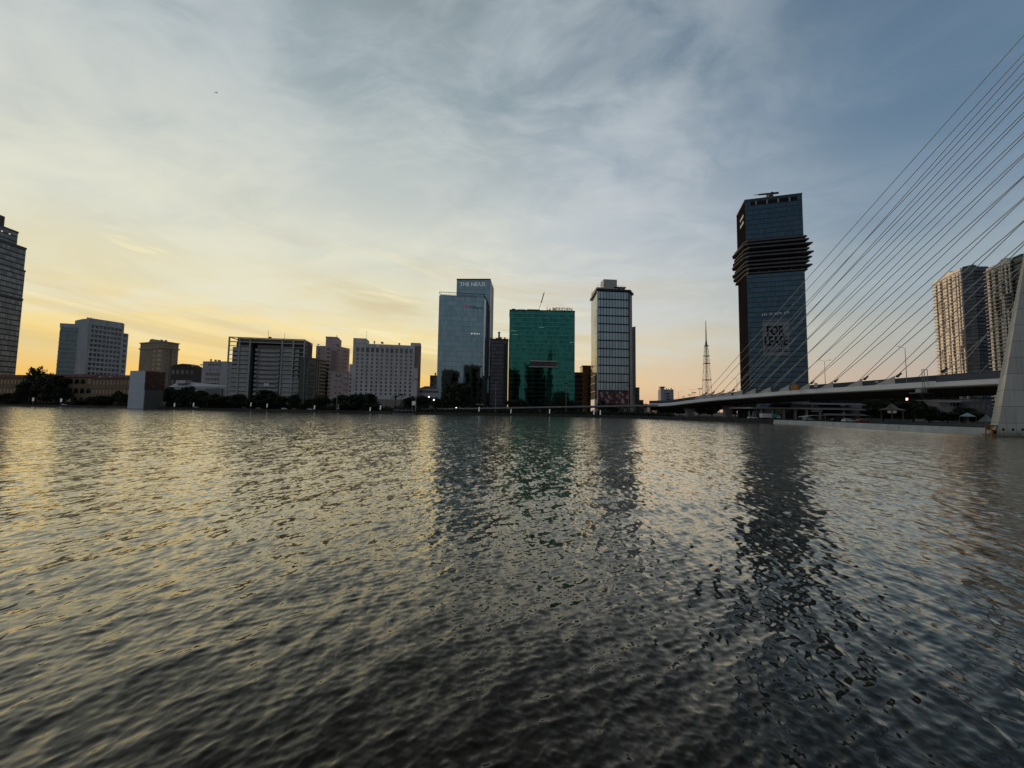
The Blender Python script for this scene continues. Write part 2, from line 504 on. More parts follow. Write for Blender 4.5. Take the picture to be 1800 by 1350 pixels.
    nrm = t.add('ShaderNodeNewGeometry').outputs['Normal']
    nn = t.vmath('NORMALIZE', t.vmath('ADD', nrm, sv))
    t.put(gl.inputs['Normal'], nn)
    lw = t.add('ShaderNodeLayerWeight'); lw.inputs['Blend'].default_value = .5; t.put(lw.inputs['Normal'], nn)
    t.put(mx.inputs[0], t.math('ADD', .006, t.math('MULTIPLY', 1.55, t.math('POWER', lw.outputs['Facing'], FRESNEL_P)), clamp=True))
    me.materials.append(m)
    o = bpy.data.objects.new('river_water', me); COL.objects.link(o)
    return struct(o)
WAVE_RMS = 0.076
RIPPLE = 0.30      # noise colour spread is about 0.12, so this is a slope of about 0.02
MISSING = 7.0
ROUGH_K = 0.12
FRESNEL_P = 4.2
make_water()

#@@LAND
# ------------------------------------------------------------------ land and banks
bank_px = [(-420, 500), (0, 452), (100, 448), (190, 420), (250, 352), (330, 346), (400, 345), (540, 312), (620, 300), (700, 284), (800, 282), (900, 285),
           (1000, 272), (1070, 266), (1110, 258), (1150, 246), (1200, 231), (1250, 215), (1300, 199), (1360, 184), (1420, 169), (1500, 146), (1580, 127), (1650, 117), (1720, 109), (1790, 101)]
bank = [Vector((xg(px, Y), Y)) for px, Y in bank_px]
bank += [Vector((150, 80)), Vector((170, 20)), Vector((200, -150))]
M_ground = plain('bank_ground', (0.035, 0.034, 0.03), 0.95, 0, 0.3, 0.15, False)
mb = MB()
FAR = 7000
pts = [(p.x, p.y, LZ) for p in bank] + [(FAR, -150, LZ), (FAR, FAR, LZ), (-FAR, FAR, LZ), (-FAR, 700, LZ)]
mb.face(pts)
struct(mb.build('ground', M_ground))
M_stone = plain('dark_stone_embankment', (0.045, 0.043, 0.038), 0.9, 0, 0.35, 0.6)
M_quay = plain('pale_quay_concrete', (0.44, 0.45, 0.44), 0.85, 0, 0.22, 0.5)
def strip(pl, z0, z1, th, mat, name, out=0.0):
    m = MB()
    for a, b in zip(pl[:-1], pl[1:]):
        d = (b-a).normalized(); n = Vector((d.y, -d.x))            # towards the water
        A, B = a + n*out, b + n*out
        m.hexa([(A.x+n.x*th, A.y+n.y*th, z0), (B.x+n.x*th, B.y+n.y*th, z0), (B.x, B.y, z0), (A.x, A.y, z0),
                (A.x, A.y, z1), (B.x, B.y, z1), (B.x-n.x*.4, B.y-n.y*.4, z1), (A.x-n.x*.4, A.y-n.y*.4, z1)])
    return m.build(name, mat)
struct(strip(bank[:20], -1.5, LZ+0.25, 0.5, M_stone, 'embankment_wall'))
struct(strip(bank[19:], -1.5, LZ+0.05, 1.2, M_quay, 'quay_wall'))
# promenade kerb / paving strip along the left bank
mb = MB()
for a, b in zip(bank[1:17], bank[2:18]):
    d = (b-a).normalized(); n = Vector((d.y, -d.x))
    mb.quad((a.x-n.x*.5, a.y-n.y*.5, LZ+.004), (b.x-n.x*.5, b.y-n.y*.5, LZ+.004), (b.x-n.x*9, b.y-n.y*9, LZ+.004), (a.x-n.x*9, a.y-n.y*9, LZ+.004))
struct(mb.build('promenade', plain('promenade_paving', (0.06, 0.058, 0.055), 0.9)))

#@@BUILDINGS
# ------------------------------------------------------------------ buildings
def prism_part(root, name, poly, z0, z1, mat):
    m = MB(); m.prism(poly, z0, z1); return m.build(name, mat, root)
def rect_from(F, d):
    b = behind(F, d)
    return [F.a.xy, F.p(F.L, 0).xy, b[0], b[1]]

# 1. stepped office tower at the left edge of the frame
def stepped_tower():
    Y0 = 600
    H = zat(3, 398, Y0)
    a, b = tops(H, (-90, 362), (32, 408))
    F = Frame(a, b)
    root = thing('office_tower', (b.x, b.y, LZ), 'dark grey stepped office tower with horizontal bands, cut off by the left edge', 'tower')
    mg = curtain('banded_grey_facade', (0.12, 0.13, 0.14), 3.2, 8.6, (0.25, 2.2), (0.028, 0.03, 0.033), tilt=0.012, rough=0.3, vary=0.4)
    steps = [(LZ+28, zat(45, 521, Y0+18), 46), (zat(45, 521, Y0+18), zat(45, 470, Y0+18), 45.5), (zat(45, 470, Y0+18), zat(40, 430, Y0+18), 44), (zat(40, 430, Y0+18), H, 32)]
    for i, (z0, z1, px) in enumerate(steps):
        e = at_z(px + (0 if i else 0), 719 - (719-708)*0 , LZ)   # unused helper point
        L = F.L + (px - 32)*Y0/FPX*1.22
        G = Frame(F.p(0, 0).xy, F.p(L, 0).xy)
        prism_part(root, 'tier', rect_from(G, 60), z0, z1, mg)
        m = MB(); m.obox(G, -0.2, L+0.5, z1-2.5, z1+0.6, -60, 0.5); m.build('cornice', plain('dark_cornice', (0.06, 0.062, 0.066), 0.6), root)
    m = MB(); m.obox(F, 0, F.L*(1-26.5/122), H+0.6, H+17, -45, -1); m.build('crown', plain('dark_crown', (0.05, 0.05, 0.055), 0.6), root)
    G = Frame(F.p(0, 0, 6).xy, F.p(F.L + 14, 0, 6).xy)
    m = MB(); m.obox(G, 0, G.L, LZ, LZ+28, -70, 0); m.build('podium', M_concd, root)
    m = MB()
    for k in range(5): m.obox(G, 0, G.L, LZ+3+k*5, LZ+5.5+k*5, -1, 0.06)
    m.build('window_strip', M_win, root)
    # lit lamps under the cap
    m = MB()
    for u in (F.L-22, F.L-12):
        m = MB(); m.obox(F, u, u+2.0, H-9, H-7.4, 0, 0.4); m.build('roof_lamp', glow('lamp_white', (1, .95, .85), .45), root)
stepped_tower()

# 2. long yellow colonial building
def colonial():
    Y = 470
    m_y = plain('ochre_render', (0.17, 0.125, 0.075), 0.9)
    m_r = plain('red_roof_tiles', (0.10, 0.035, 0.022), 0.85)
    defs = [(-40, 62, 486, 664, 'ochre colonial block with rows of small windows below the stepped tower', False),
            (62, 158, 468, 663, 'ochre colonial wing with arched loggia windows and red tiled roof', True),
            (158, 232, 452, 665, 'ochre colonial end wing with small square windows beside the white panel', False)]
    for a, b, Yb, ty, lab, arch in defs:
        A, B = Vector((xg(a, Yb+6), Yb+6)), Vector((xg(b, Yb-6), Yb-6))
        F = Frame(A, B); H = zat((a+b)/2, ty, Yb)
        root = thing('colonial_building', (A.x, A.y, LZ), lab, 'building', 'colonial wings along the left bank')
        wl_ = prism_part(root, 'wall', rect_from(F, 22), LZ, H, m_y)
        m = MB()
        m.hexa([F.p(-1,H,1.2), F.p(F.L+1,H,1.2), F.p(F.L+1,H,-23), F.p(-1,H,-23), F.p(3,H+4.5,-9), F.p(F.L-3,H+4.5,-9), F.p(F.L-3,H+4.5,-13), F.p(3,H+4.5,-13)])
        m.build('roof', m_r, root)
        m = MB()
        for f in (0.34, 0.66): m.obox(F, -.1, F.L+.1, LZ+(H-LZ)*f, LZ+(H-LZ)*f+0.9, 0, 0.5)
        m.build('string_course', plain('pale_ochre_trim', (0.24, 0.19, 0.125), 0.9), root)
        fl = (H-LZ)/3
        n = int(F.L//(9 if arch else 5.2))
        for r in range(3):
            cells = [((k+.5)*F.L/n, LZ + r*fl + fl*.3) for k in range(n)]
            if arch:
                for u, v in cells:
                    mm = MB(); w = 3.1
                    prof = [(-w, 0), (w, 0)] + [(w*math.cos(t), fl*.25 + fl*.28*math.sin(t)) for t in np.linspace(0, PI, 9)]
                    for q in range(len(prof)):
                        p0, p1 = prof[q], prof[(q+1) % len(prof)]
                        mm.quad(F.p(u+p0[0], v+p0[1], .12), F.p(u+p1[0], v+p1[1], .12), F.p(u+p1[0], v+p1[1], -.1), F.p(u+p0[0], v+p0[1], -.1))
                    mm.face([F.p(u+p[0], v+p[1], .12) for p in prof])
                    mm.build('arched_window', M_win, wl_)
            else:
                windows(root, F, cells, 2.4, fl*.45, (M_win,))
colonial()

# 3. white hotel of three wings
def white_hotel():
    Y0 = 540
    H = zat(157, 560, Y0)
    a, b = tops(H, (157, 560), (219, 569.5))
    F = Frame(a, b)
    root = thing('hotel', (a.x, a.y, LZ), 'white balconied high rise hotel of three stepped wings left of the sunset', 'hotel')
    mw = plain('hotel_white', (0.34, 0.37, 0.40), 0.8)
    poly = rect_from(F, 26)
    # the splayed left flank of the main wing
    c = at_z(145, 560.7, H).xy
    prism_part(root, 'main_wing', [c, a, b, poly[2], poly[3] + (c-a)], LZ, H, mw)
    nf = 17; fl = (H-LZ-8)/nf
    cols = [F.L*(.06 + .88*(k+.5)/8) for k in range(8)]
    windows(root, F, [(u, LZ + fl*(r+.35)) for r in range(nf-1, 1, -1) for u in cols], F.L/8*.62, fl*.55, (M_win, M_win, M_win, M_winc), cap=100)
    for r in range(1, nf+1):
        m = MB(); m.obox(F, F.L*.05, F.L*.95, LZ+fl*r-.2, LZ+fl*r+fl*.22, 0, 1.0); m.build('balcony', mw, root)
    m = MB()
    for k in (0, 4, 8): m.obox(F, F.L*(.05+.9*k/8)-.5, F.L*(.05+.9*k/8)+.5, LZ, H, 0, 1.05)
    m.build('pier', mw, root)
    m = MB(); m.obox(F, 2, F.L-1, H, H+1.2, -24, -.6); m.build('parapet', mw, root)
    # right lower wing
    H2 = zat(219, 582, Y0+20)
    G = Frame(F.p(F.L+.05, 0, -4).xy, F.p(F.L+7.0, 0, -4.6).xy)
    prism_part(root, 'side_wing', rect_from(G, 18), LZ, H2, mw)
    nf2 = 14; f2 = (H2-LZ)/nf2
    windows(root, G, [(G.L/2, LZ+f2*(r+.3)) for r in range(3, nf2)], G.L*.5, f2*.5, (M_win,), cap=200)
    # left wing, greenish glass with white bands
    H3 = zat(125, 570, Y0+6)
    p, q = tops(H3, (106.5, 569), (146, 571.3))
    L_ = Frame(p, q)
    mg = curtain('hotel_banded_glass', (0.07, 0.10, 0.115), 1.8, (H3-LZ)/18, (0.1, 1.7), (0.19, 0.22, 0.23), tilt=0.008, rough=0.15)
    prism_part(root, 'glass_wing', rect_from(L_, 26), LZ, H3, mg)
    m = MB(); m.obox(L_, -.4, L_.L-.4, H3-5, H3+.8, -26, .4); m.build('wing_parapet', mw, root)
    e = Frame(Vector(p) + Vector((-6.5, 5)), p)
    Hs = H3 - 9
    prism_part(root, 'corner_bay', [e.a.xy, p, Vector(p)+Vector((3, 14)), e.a.xy + Vector((3, 16))], LZ, Hs, mg)
    windows(root, L_, [(4.2, H3-4.2), (8.0, H3-4.2), (20, H3-4.4)], 1.7, 2.2, (M_win,), cap=200)
    # low podium at its foot
    m = MB(); P = Frame(Vector((xg(104, 505), 505)), Vector((xg(222, 470), 470)))
    m.obox(P, 0, P.L*.45, LZ, LZ+36, -15, 0); m.build('podium', M_white2, root)
white_hotel()

# 4. panel structure on the water's edge
def panel_box():
    Y = 338
    H = zat(256, 651.5, Y)
    a, b, c = tops(H, (229, 651.8), (256, 651.5), (291, 654.6))
    root = thing('billboard', (b.x, b.y, -1), 'tall free standing panel on the embankment, blank pale face beside a dark red picture face', 'billboard')
    F1, F2 = Frame(a, b), Frame(b, c)
    m = MB(); m.obox(F1, 0, F1.L-.03, .4, H, -1.0, 0); bpn = m.build('blank_panel', plain('blank_panel_white', (0.40, 0.46, 0.52), 0.6, 0, .04), root)
    m = MB()
    for k in range(1, 5): m.obox(F1, 0.1, F1.L-.2, .4+(H-.4)*k/5-.07, .4+(H-.4)*k/5+.07, -.2, 0.03)
    m.build('panel_seam', plain('panel_seam_grey', (0.25, 0.29, 0.33), 0.7), bpn)
    zm = zat(270, 685.5, Y+3)
    mm, t, bs = mat_new('red_picture_print')
    g = t.add('ShaderNodeNewGeometry').outputs['Position']
    vo = t.add('ShaderNodeTexVoronoi'); vo.inputs['Scale'].default_value = 0.3; t.put(vo.inputs['Vector'], g)
    ns = t.noise(g, .35, 4, .6, .8)
    f = t.math('MULTIPLY', t.smooth(ns, .5, .62), t.smooth(vo.outputs['Distance'], .55, .15))
    t.put(bs.inputs['Base Color'], t.mix(f, (0.045, 0.009, 0.008), (0.22, 0.13, 0.10)))
    m = MB(); m.obox(F2, .03, F2.L, zm, H-.1, -1.0, 0.1); m.build('picture_panel', mm, root)
    m = MB(); m.obox(F2, .6, F2.L-.4, -1, zm-.02, -1.0, 0); m.build('base_wall', plain('brown_grey_wall', (0.10, 0.095, 0.09), 0.9), root)
    m = MB()
    for u in np.linspace(1, F2.L-1, 5): m.obox(F2, u-.15, u+.15, zm, H-.4, -2.2, -1.02)
    m.build('rear_frame', M_dmetal, root)
panel_box()

# 5. tan hotel with a domed pediment
def tan_hotel():
    Y0 = 470
    H = zat(288, 600, Y0)
    a, b, c = tops(H, (247, 603), (288, 600), (314.5, 604))
    F1, F2 = Frame(a, b), Frame(b, c)
    root = thing('hotel', (b.x, b.y, LZ), 'tan corner hotel with heavy cornice and a domed pediment on its roof', 'hotel')
    mt = plain('tan_render', (0.27, 0.22, 0.16), 0.85)
    d = a - b; e = c - b
    prism_part(root, 'wall', [a, b, c, c + d], LZ, H, mt)
    m = MB()
    for F, n in ((F1, 0), (F2, 1)):
        m.obox(F, -1.0, F.L+1.0, H-8.5, H-6.9, -2, 1.0 + .02*n); m.obox(F, -.8, F.L+.8, H-.9, H+.35, -2, .8 + .02*n)
    m.build('cornice', plain('tan_trim', (0.32, 0.26, 0.19), 0.85), root)
    # dome: half barrel over the left face
    m = MB(); uc = F1.L*.5; rr = 5.2
    pr = [(rr*math.cos(t), rr*.95*math.sin(t)) for t in np.linspace(0, PI, 13)]
    m.face([F1.p(uc+p[0], H-.8+p[1], .6) for p in pr]); m.face([F1.p(uc+p[0], H-.8+p[1], -7) for p in reversed(pr)])
    for q in range(12): m.quad(F1.p(uc+pr[q][0], H-.8+pr[q][1], .6), F1.p(uc+pr[q][0], H-.8+pr[q][1], -7), F1.p(uc+pr[q+1][0], H-.8+pr[q+1][1], -7), F1.p(uc+pr[q+1][0], H-.8+pr[q+1][1], .6))
    m.build('pediment', plain('tan_trim', (0.32, 0.26, 0.19), 0.85), root)
    nf = 13; fl = (H-9-LZ)/nf
    for r in range(nf-1, 2, -1):
        v = LZ + fl*(r+.25)
        windows(root, F1, [(F1.L*.30, v)], F1.L*.36, fl*.45, (M_win,), cap=300)
        windows(root, F1, [(F1.L*.86, v)], F1.L*.14, fl*.5, (M_win,), cap=300)
        windows(root, F1, [(F1.L*.64, v)], F1.L*.08, fl*.45, (M_win,), cap=300)
        windows(root, F2, [(F2.L*.30, v)], F2.L*.1, fl*.5, (M_win,), cap=300)
        windows(root, F2, [(F2.L*.72, v)], F2.L*.08, fl*.3, (M_win,), cap=300)
    m = MB(); m.obox(F2, F2.L*.46, F2.L*.56, LZ, H-9, -.2, .35); m.build('pilaster', plain('dark_tan_render', (0.14, 0.115, 0.09), 0.9), root)  # pilaster in a darker tan than the walls
    m = MB(); m.obox(F1, F1.L*.10, F1.L*.5, LZ, H-9.2, -.2, .12); m.build('bay_panel', mt, root)
tan_hotel()

# 6. small dark block between the tan hotel and the white building
def simple_block(name, label, cat, px0, px1, top, Y, mat, d=18, group=None, win=None, rows=0, cols=0, wm=(M_win,), skew=0, topr=None, wf=.6, hf=.5, base=LZ, parapet=True):
    H = zat(px0, top, Y)
    a = at_z(px0, top, H).xy
    b = at_z(px1, topr if topr is not None else project((at_Y(px1, 700, Y+skew).x, Y+skew, H))[1], H).xy
    F = Frame(a, b)
    root = thing(name, (a.x, a.y, base), label, cat, group)
    prism_part(root, 'wall', rect_from(F, d), base, H, mat)
    if parapet:
        m = MB(); m.obox(F, -.15, F.L+.15, H-.8, H+.5, -d-.15, .18); m.build('parapet', mat, root)
    if rows:
        fl = (H-base)/rows
        windows(root, F, [((k+.5)*F.L/cols, base+fl*(r+.3)) for r in range(rows-1, -1, -1) for k in range(cols)], F.L/cols*wf, fl*hf, wm)
    return root, F, H
M_dk = plain('dark_brown_render', (0.055, 0.05, 0.048), 0.85)
r_, F_, H_ = simple_block('apartment_block', 'small dark block with rounded roof right of the tan hotel', 'building', 301, 342, 645, 430, M_dk, rows=4, cols=5, wm=(M_win, M_winc), hf=.4)
m = MB()
pr = [(F_.L*.02, 0), (F_.L*.1, 2.2), (F_.L*.45, 3.6), (F_.L*.8, 3.0), (F_.L*.98, 0)]
m.face([F_.p(u, H_+.5+v, -1) for u, v in reversed(pr)][::-1]); m.face([F_.p(u, H_+.5+v, -12) for u, v in pr][::-1])
for p, q in zip(pr[:-1], pr[1:]): m.quad(F_.p(p[0], H_+.5+p[1], -1), F_.p(q[0], H_+.5+q[1], -1), F_.p(q[0], H_+.5+q[1], -12), F_.p(p[0], H_+.5+p[1], -12))
m.build('curved_roof', plain('dark_brown_roof', (0.05, 0.035, 0.03), 0.8), r_)
m = MB(); m.tube(F_.p(3, H_, -3), F_.p(3, H_+6, -3), .25); m.build('roof_pole', M_dmetal, r_)

# 7. low grey hall with a sloping roof
def hall():
    Y = 405
    F = Frame(Vector((xg(296, Y), Y)), Vector((xg(404, Y-30), Y-30)))
    root = thing('exhibition_hall', (F.a.x, F.a.y, LZ), 'low pale grey hall with shallow sloping roof above the dark trees', 'building')
    H = zat(340, 672, Y)
    m = MB(); m.obox(F, 0, F.L, LZ, H-5, -22, 0); m.build('wall', M_white2, root)
    m = MB()
    m.hexa([F.p(-1,H-5,1), F.p(F.L+1,H-9,1), F.p(F.L+1,H-9,-23), F.p(-1,H-5,-23), F.p(2,H+1.2,-8), F.p(F.L-4,H-4.5,-8), F.p(F.L-4,H-4.5,-14), F.p(2,H+1.2,-14)])
    m.build('roof', plain('pale_metal_roof', (0.32, 0.33, 0.35), 0.5, .3), root)
    m = MB(); m.obox(F, F.L*.62, F.L*.88, LZ, H-7, 0, 1.2); m.build('blank_wall', plain('mid_grey_wall', (0.17, 0.175, 0.18), 0.85), root)
    m = MB(); m.obox(F, 5, 20, H-1.5, H+1.8, -7, -2); m.build('skylight', plain('pale_metal_roof', (0.32, 0.33, 0.35), 0.5), root)
hall()

# 8. white mid-rise with window strips
r_, F_, H_ = simple_block('office_block', 'white mid rise office block with four strips of dark windows left of the concrete frame', 'building', 357, 402, 636, 420, M_white2, d=20, skew=-4)
fl = (H_-LZ)/9
for r in (3, 4, 5, 6):
    windows(r_, F_, [(F_.L*(.18+.115*k), LZ+fl*(r+.3)) for k in range(5)], F_.L*.09, fl*.5, (M_win,))
windows(r_, F_, [(F_.L*(.30+.14*k), LZ+fl*7.3) for k in range(3)], F_.L*.05, fl*.35, (M_win,))
windows(r_, F_, [(F_.L*(.26+.13*k), LZ+fl*8.25) for k in range(4)], F_.L*.1, fl*.4, (M_win,))
G = Frame(F_.p(-4.0, 0, -3).xy, F_.p(-.05, 0, -3).xy)
m = MB(); m.obox(G, 0, G.L, LZ, H_-6, -15, 0); m.build('stair_tower', M_white2, r_)
m = MB(); m.obox(G, -2, G.L+4, H_-3.2, H_-2.6, -14, 1); m.build('roof_canopy', M_dmetal, r_)
m = MB()
for u in (-1.5, G.L-1): m.tube(G.p(u, H_-6, -1), G.p(u, H_-3.2, -1), .15)
m.build('canopy_post', M_dmetal, r_)
windows(r_, G, [(G.L*.5, LZ+fl*(r+.3)) for r in (2, 3, 4)], 1.0, fl*.35, (M_win,))

# 9. concrete frame office building
def frame_building():
    Y0 = 372
    H = zat(535.5, 596.5, Y0)
    a, b, c = tops(H, (403, 591.5), (535.5, 596.5), (549.5, 604))
    F, S = Frame(a, b), Frame(b, c)
    root = thing('frame_building', (a.x, a.y, LZ), 'wide grey concrete office building with open frame and recessed centre, open corner against the sunset', 'building')
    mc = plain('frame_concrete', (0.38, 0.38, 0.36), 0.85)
    L = F.L; nf = 16; fl = (H-LZ)/nf
    cx = [0, L*.135, L*.275, L*.70, L*.85, L]
    # slender frame, 2.6 m in front of the body
    for u in cx:
        m = MB(); m.obox(F, u-.55, u+.55, LZ, H, -1.1, 0); m.build('column', mc, root)
    for r in range(1, nf+1):
        m = MB(); z = LZ+fl*r
        if r >= nf-1: m.obox(F, .56, L-.56, z-.8, z, -.9, -.1)
        else:
            for p, q in zip(cx[:-1], cx[1:]):
                if abs(p-cx[2]) < .1: continue
                m.obox(F, p+.56, q-.56, z-.35, z+.25, -.9, -.1)
        m.build('beam', mc, root)
    # body, lower and set back in the left bay
    top1 = LZ+fl*(nf-2)
    G = Frame(F.p(0, 0, -2.6).xy, F.p(L, 0, -2.6).xy)
    x0 = L*.035
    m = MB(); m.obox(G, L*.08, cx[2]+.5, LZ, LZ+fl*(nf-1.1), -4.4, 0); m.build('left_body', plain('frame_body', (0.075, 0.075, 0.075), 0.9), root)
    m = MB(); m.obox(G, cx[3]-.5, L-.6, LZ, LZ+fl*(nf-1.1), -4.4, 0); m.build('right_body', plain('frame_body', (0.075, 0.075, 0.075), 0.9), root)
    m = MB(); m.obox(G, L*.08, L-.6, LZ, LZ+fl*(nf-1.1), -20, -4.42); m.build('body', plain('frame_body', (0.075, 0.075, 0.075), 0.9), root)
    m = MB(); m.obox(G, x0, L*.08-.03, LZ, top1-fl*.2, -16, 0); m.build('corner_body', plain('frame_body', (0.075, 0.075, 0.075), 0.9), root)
    m = MB(); m.obox(F, -.5, L*.12, H-.9, H-.1, -18, -17); m.obox(F, -.5, .5, LZ+fl*4, H, -18, -17); m.obox(F, -.4, .4, H-.8, H, -17, -1.1)
    m.obox(F, L*.04, L*.135, H-fl-.4, H-fl+.2, -18, -17)
    m.build('rear_frame', mc, root)
    # spandrel panels between columns
    msp = plain('frame_spandrel', (0.34, 0.35, 0.345), 0.8)
    for r in range(1, nf-2):
        z = LZ+fl*r
        for i, (p, q) in enumerate(zip(cx[:-1], cx[1:])):
            m = MB()
            if i == 2:      # recessed balconies of the centre bay
                m.obox(F, p+3, q-3, z-.2, z+fl*.55, -6.6, -5.6); m.build('balcony', msp, root); continue
            lo = L*.045 if (i == 0 and r > 6) else p+.7
            if i == 4 and r > 6: 
                m.obox(F, p+1.2, p+(q-p)*.5, z+.3, z+fl*.72, -2.55, -1.6)
            else: m.obox(F, lo, q-.7, z+.3, z+fl*(.80 if r < 9 or i in (1, 3) else .66), -2.55, -1.2)
            m.build('spandrel', msp, root)
    # recess walls of the centre bay
    m = MB(); m.obox(F, cx[2]+.6, cx[3]-.6, LZ, H-fl, -6.9, -6.7); m.build('recess_glazing', M_win, root)
    for u in (cx[2]+4.5, cx[3]-4.2):
        for r in range(2, nf-2):
            m = MB(); m.obox(F, u-1.2, u+1.2, LZ+fl*r+.2, LZ+fl*r+fl*.6, -5.5, -3.6); m.build('side_balcony', msp, root)
    m = MB(); m.obox(F, cx[2]+(cx[3]-cx[2])*.42, cx[2]+(cx[3]-cx[2])*.58, LZ+fl*5.1, LZ+fl*5.8, -5.5, -5.2); m.build('notice_board', plain('notice_white', (0.6, 0.6, 0.6), .7, 0, .05), root)
    m = MB(); m.obox(F, L*.5, L*.53, H+.1, H+1.6, -4, -2); m.tube(F.p(L*.49, H, -3), F.p(L*.49, H+8, -3), .12); m.tube(F.p(L*.71, H, -3), F.p(L*.71, H+6, -3), .12)
    m.build('roof_mast', M_dmetal, root)
    # right flank
    m = MB(); m.obox(S, .6, S.L, LZ, H-fl*.2, -1, -.6); m.build('flank_wall', plain('frame_flank', (0.10, 0.09, 0.08), .9), root)
    m = MB()
    for r in range(1, nf+1): m.obox(S, .6, S.L, LZ+fl*r-.45, LZ+fl*r, -.6, 0)
    for u in (S.L*.35, S.L*.7, S.L): m.obox(S, u-.4, u+.4, LZ, H, -.6, .05)
    m.build('flank_frame', mc, root)
    m = MB(); m.obox(F, L*.1, L-.5, LZ+fl*(nf-1.1)+.02, H-.85, -19, -1.2)
    m.build('roof_storey', plain('frame_roof_storey', (0.11, 0.11, 0.105), .9), root)
frame_building()

# 9b. annex with green-grey frames, and the brown louvred block behind it
def annex():
    Y0 = 360
    H = zat(540, 628, Y0)
    a, b = tops(H, (535.5, 628), (556, 630))
    F = Frame(a, b)
    root = thing('annex_building', (a.x, a.y, LZ), 'narrow grey green annex with stacked frames and an arched top window beside the concrete building', 'building')
    mg = plain('annex_grey_green', (0.17, 0.185, 0.165), .85)
    m = MB(); m.obox(F, 0, F.L, LZ, H, -14, -.6); m.build('wall', plain('annex_wall', (0.09, 0.095, 0.085), .9), root)
    nf = 8; fl = (H-LZ)/nf
    m = MB()
    for r in range(nf+1): m.obox(F, .46, F.L-.46, LZ+fl*r-.4, LZ+fl*r+.15, -.6, 0)
    for u in (.45, F.L*.32, F.L-.45): m.obox(F, u-.45, u+.45, LZ, H+.2, -.6, .05)
    m.build('frame', mg, root)
    windows(root, F, [(F.L*.65, LZ+fl*(r+.25)) for r in range(1, nf-1)], F.L*.5, fl*.5, (M_win, M_winc), depth=-.5)
    windows(root, F, [(F.L*.18, LZ+fl*(r+.25)) for r in range(1, nf-1)], F.L*.12, fl*.4, (M_win,), depth=-.5)
    m = MB(); w = F.L*.25; uc = F.L*.65; v0 = LZ+fl*(nf-.95)
    prof = [(uc-w, v0), (uc+w, v0)] + [(uc+w*math.cos(t), v0+fl*.35+fl*.42*math.sin(t)) for t in np.linspace(0, PI, 9)]
    m.face([F.p(u, v, -.4) for u, v in prof]); m.build('arched_window', M_win, root)
    H2 = zat(560, 631, Y0+10)
    a, b = tops(H2, (556.5, 631), (573.5, 634))
    F = Frame(a, b)
    root = thing('louvred_block', (a.x, a.y, LZ), 'slim brown block with pale horizontal louvres next to the pink hotel', 'building')
    m = MB(); m.obox(F, 0, F.L, LZ, H2, -14, 0); m.build('wall', plain('brown_wall', (0.10, 0.085, 0.065), .9), root)
    m = MB()
    for r in range(12): m.obox(F, F.L*.35, F.L, H2-(r+1)*3.4, H2-(r+1)*3.4+1.3, 0, .6)
    for u in (F.L*.08, F.L*.3): m.obox(F, u-.4, u+.4, H2-34, H2-2, 0, .5)
    m.build('louvre', plain('louvre_tan', (0.38, 0.30, 0.2), .8), root)
annex()

# 10. pink hotel
def pink_hotel():
    Y0 = 395
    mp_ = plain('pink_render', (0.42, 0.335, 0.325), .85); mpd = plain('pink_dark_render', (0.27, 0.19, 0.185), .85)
    H1 = zat(592, 592.7, Y0)
    a, b, c = tops(H1, (573, 592), (592, 592.7), (600.5, 598.5))
    F = Frame(a, b)
    root = thing('hotel', (a.x, a.y, LZ), 'pink stepped hotel with square roof block and dark balcony slots', 'hotel')
    H2 = zat(600, 609.5, Y0)
    p0, p1, p2 = tops(H2, (556, 607.5), (597, 609), (615, 613))
    A, B = Frame(p0, p1), Frame(p1, p2)
    m = MB(); m.prism([p0, p1, p2, p2 + (p0-p1)], LZ, H2); m.build('body', mp_, root)
    m = MB(); m.prism([a, b, c, c + (a-b)], H2+.01, H1); m.build('roof_block', mp_, root)
    m = MB(); m.obox(F, -.3, F.L+.3, H1-.7, H1+.3, -8, .3); m.build('roof_cornice', mp_, root)
    H3 = zat(590, 652.5, Y0-14)
    q0, q1 = Vector((xg(574, Y0-14), Y0-14)), Vector((xg(614, Y0-10), Y0-10))
    Q = Frame(q0, q1)
    m = MB(); m.obox(Q, 0, Q.L, LZ, H3, -12, 0); m.build('front_block', mp_, root)
    m = MB(); m.obox(Q, -.2, Q.L+.2, H3-.6, H3+.3, -12, .3); m.build('front_cornice', plain('pink_trim', (0.44, 0.36, 0.35), .85), root)
    fl = 4.15
    n = int((H2-LZ)/fl)
    windows(root, A, [(A.L*.52, H2-4-fl*r) for r in range(n-1)], A.L*.15, fl*.42, (M_win,))
    windows(root, A, [(A.L*.14, H2-5-fl*r) for r in range(n-1)], A.L*.06, fl*.5, (M_win,))
    windows(root, A, [(A.L*.95, H2-5-fl*r) for r in range(8)], A.L*.045, fl*.42, (M_win,))
    windows(root, B, [(B.L*.6, H2-5-fl*r) for r in range(9)], B.L*.4, fl*.36, (M_win,))
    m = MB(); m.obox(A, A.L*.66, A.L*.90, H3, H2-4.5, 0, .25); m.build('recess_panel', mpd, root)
    windows(root, Q, [(Q.L*u, H3-4.5-r*6.0) for r in range(4) for u in (.36, .56)], 1.4, 1.6, (M_win,))
    m = MB()
    for r in range(4):
        m = MB(); m.obox(Q, Q.L*.7, Q.L, H3-6-r*6.0, H3-3.5-r*6.0, 0, 1.1); m.build('balcony', plain('pink_trim', (0.44, 0.36, 0.35), .85), root)
    windows(root, Q, [(Q.L*.05, H3-4-r*3.6) for r in range(8)], Q.L*.1, 1.8, (M_win,), 200, 'stair_slot')
    m = MB(); m.tube(F.p(F.L*.95, H1, -2), F.p(F.L*.95, H1+2.4, -2), .3); m.build('roof_pole', M_dmetal, root)
pink_hotel()

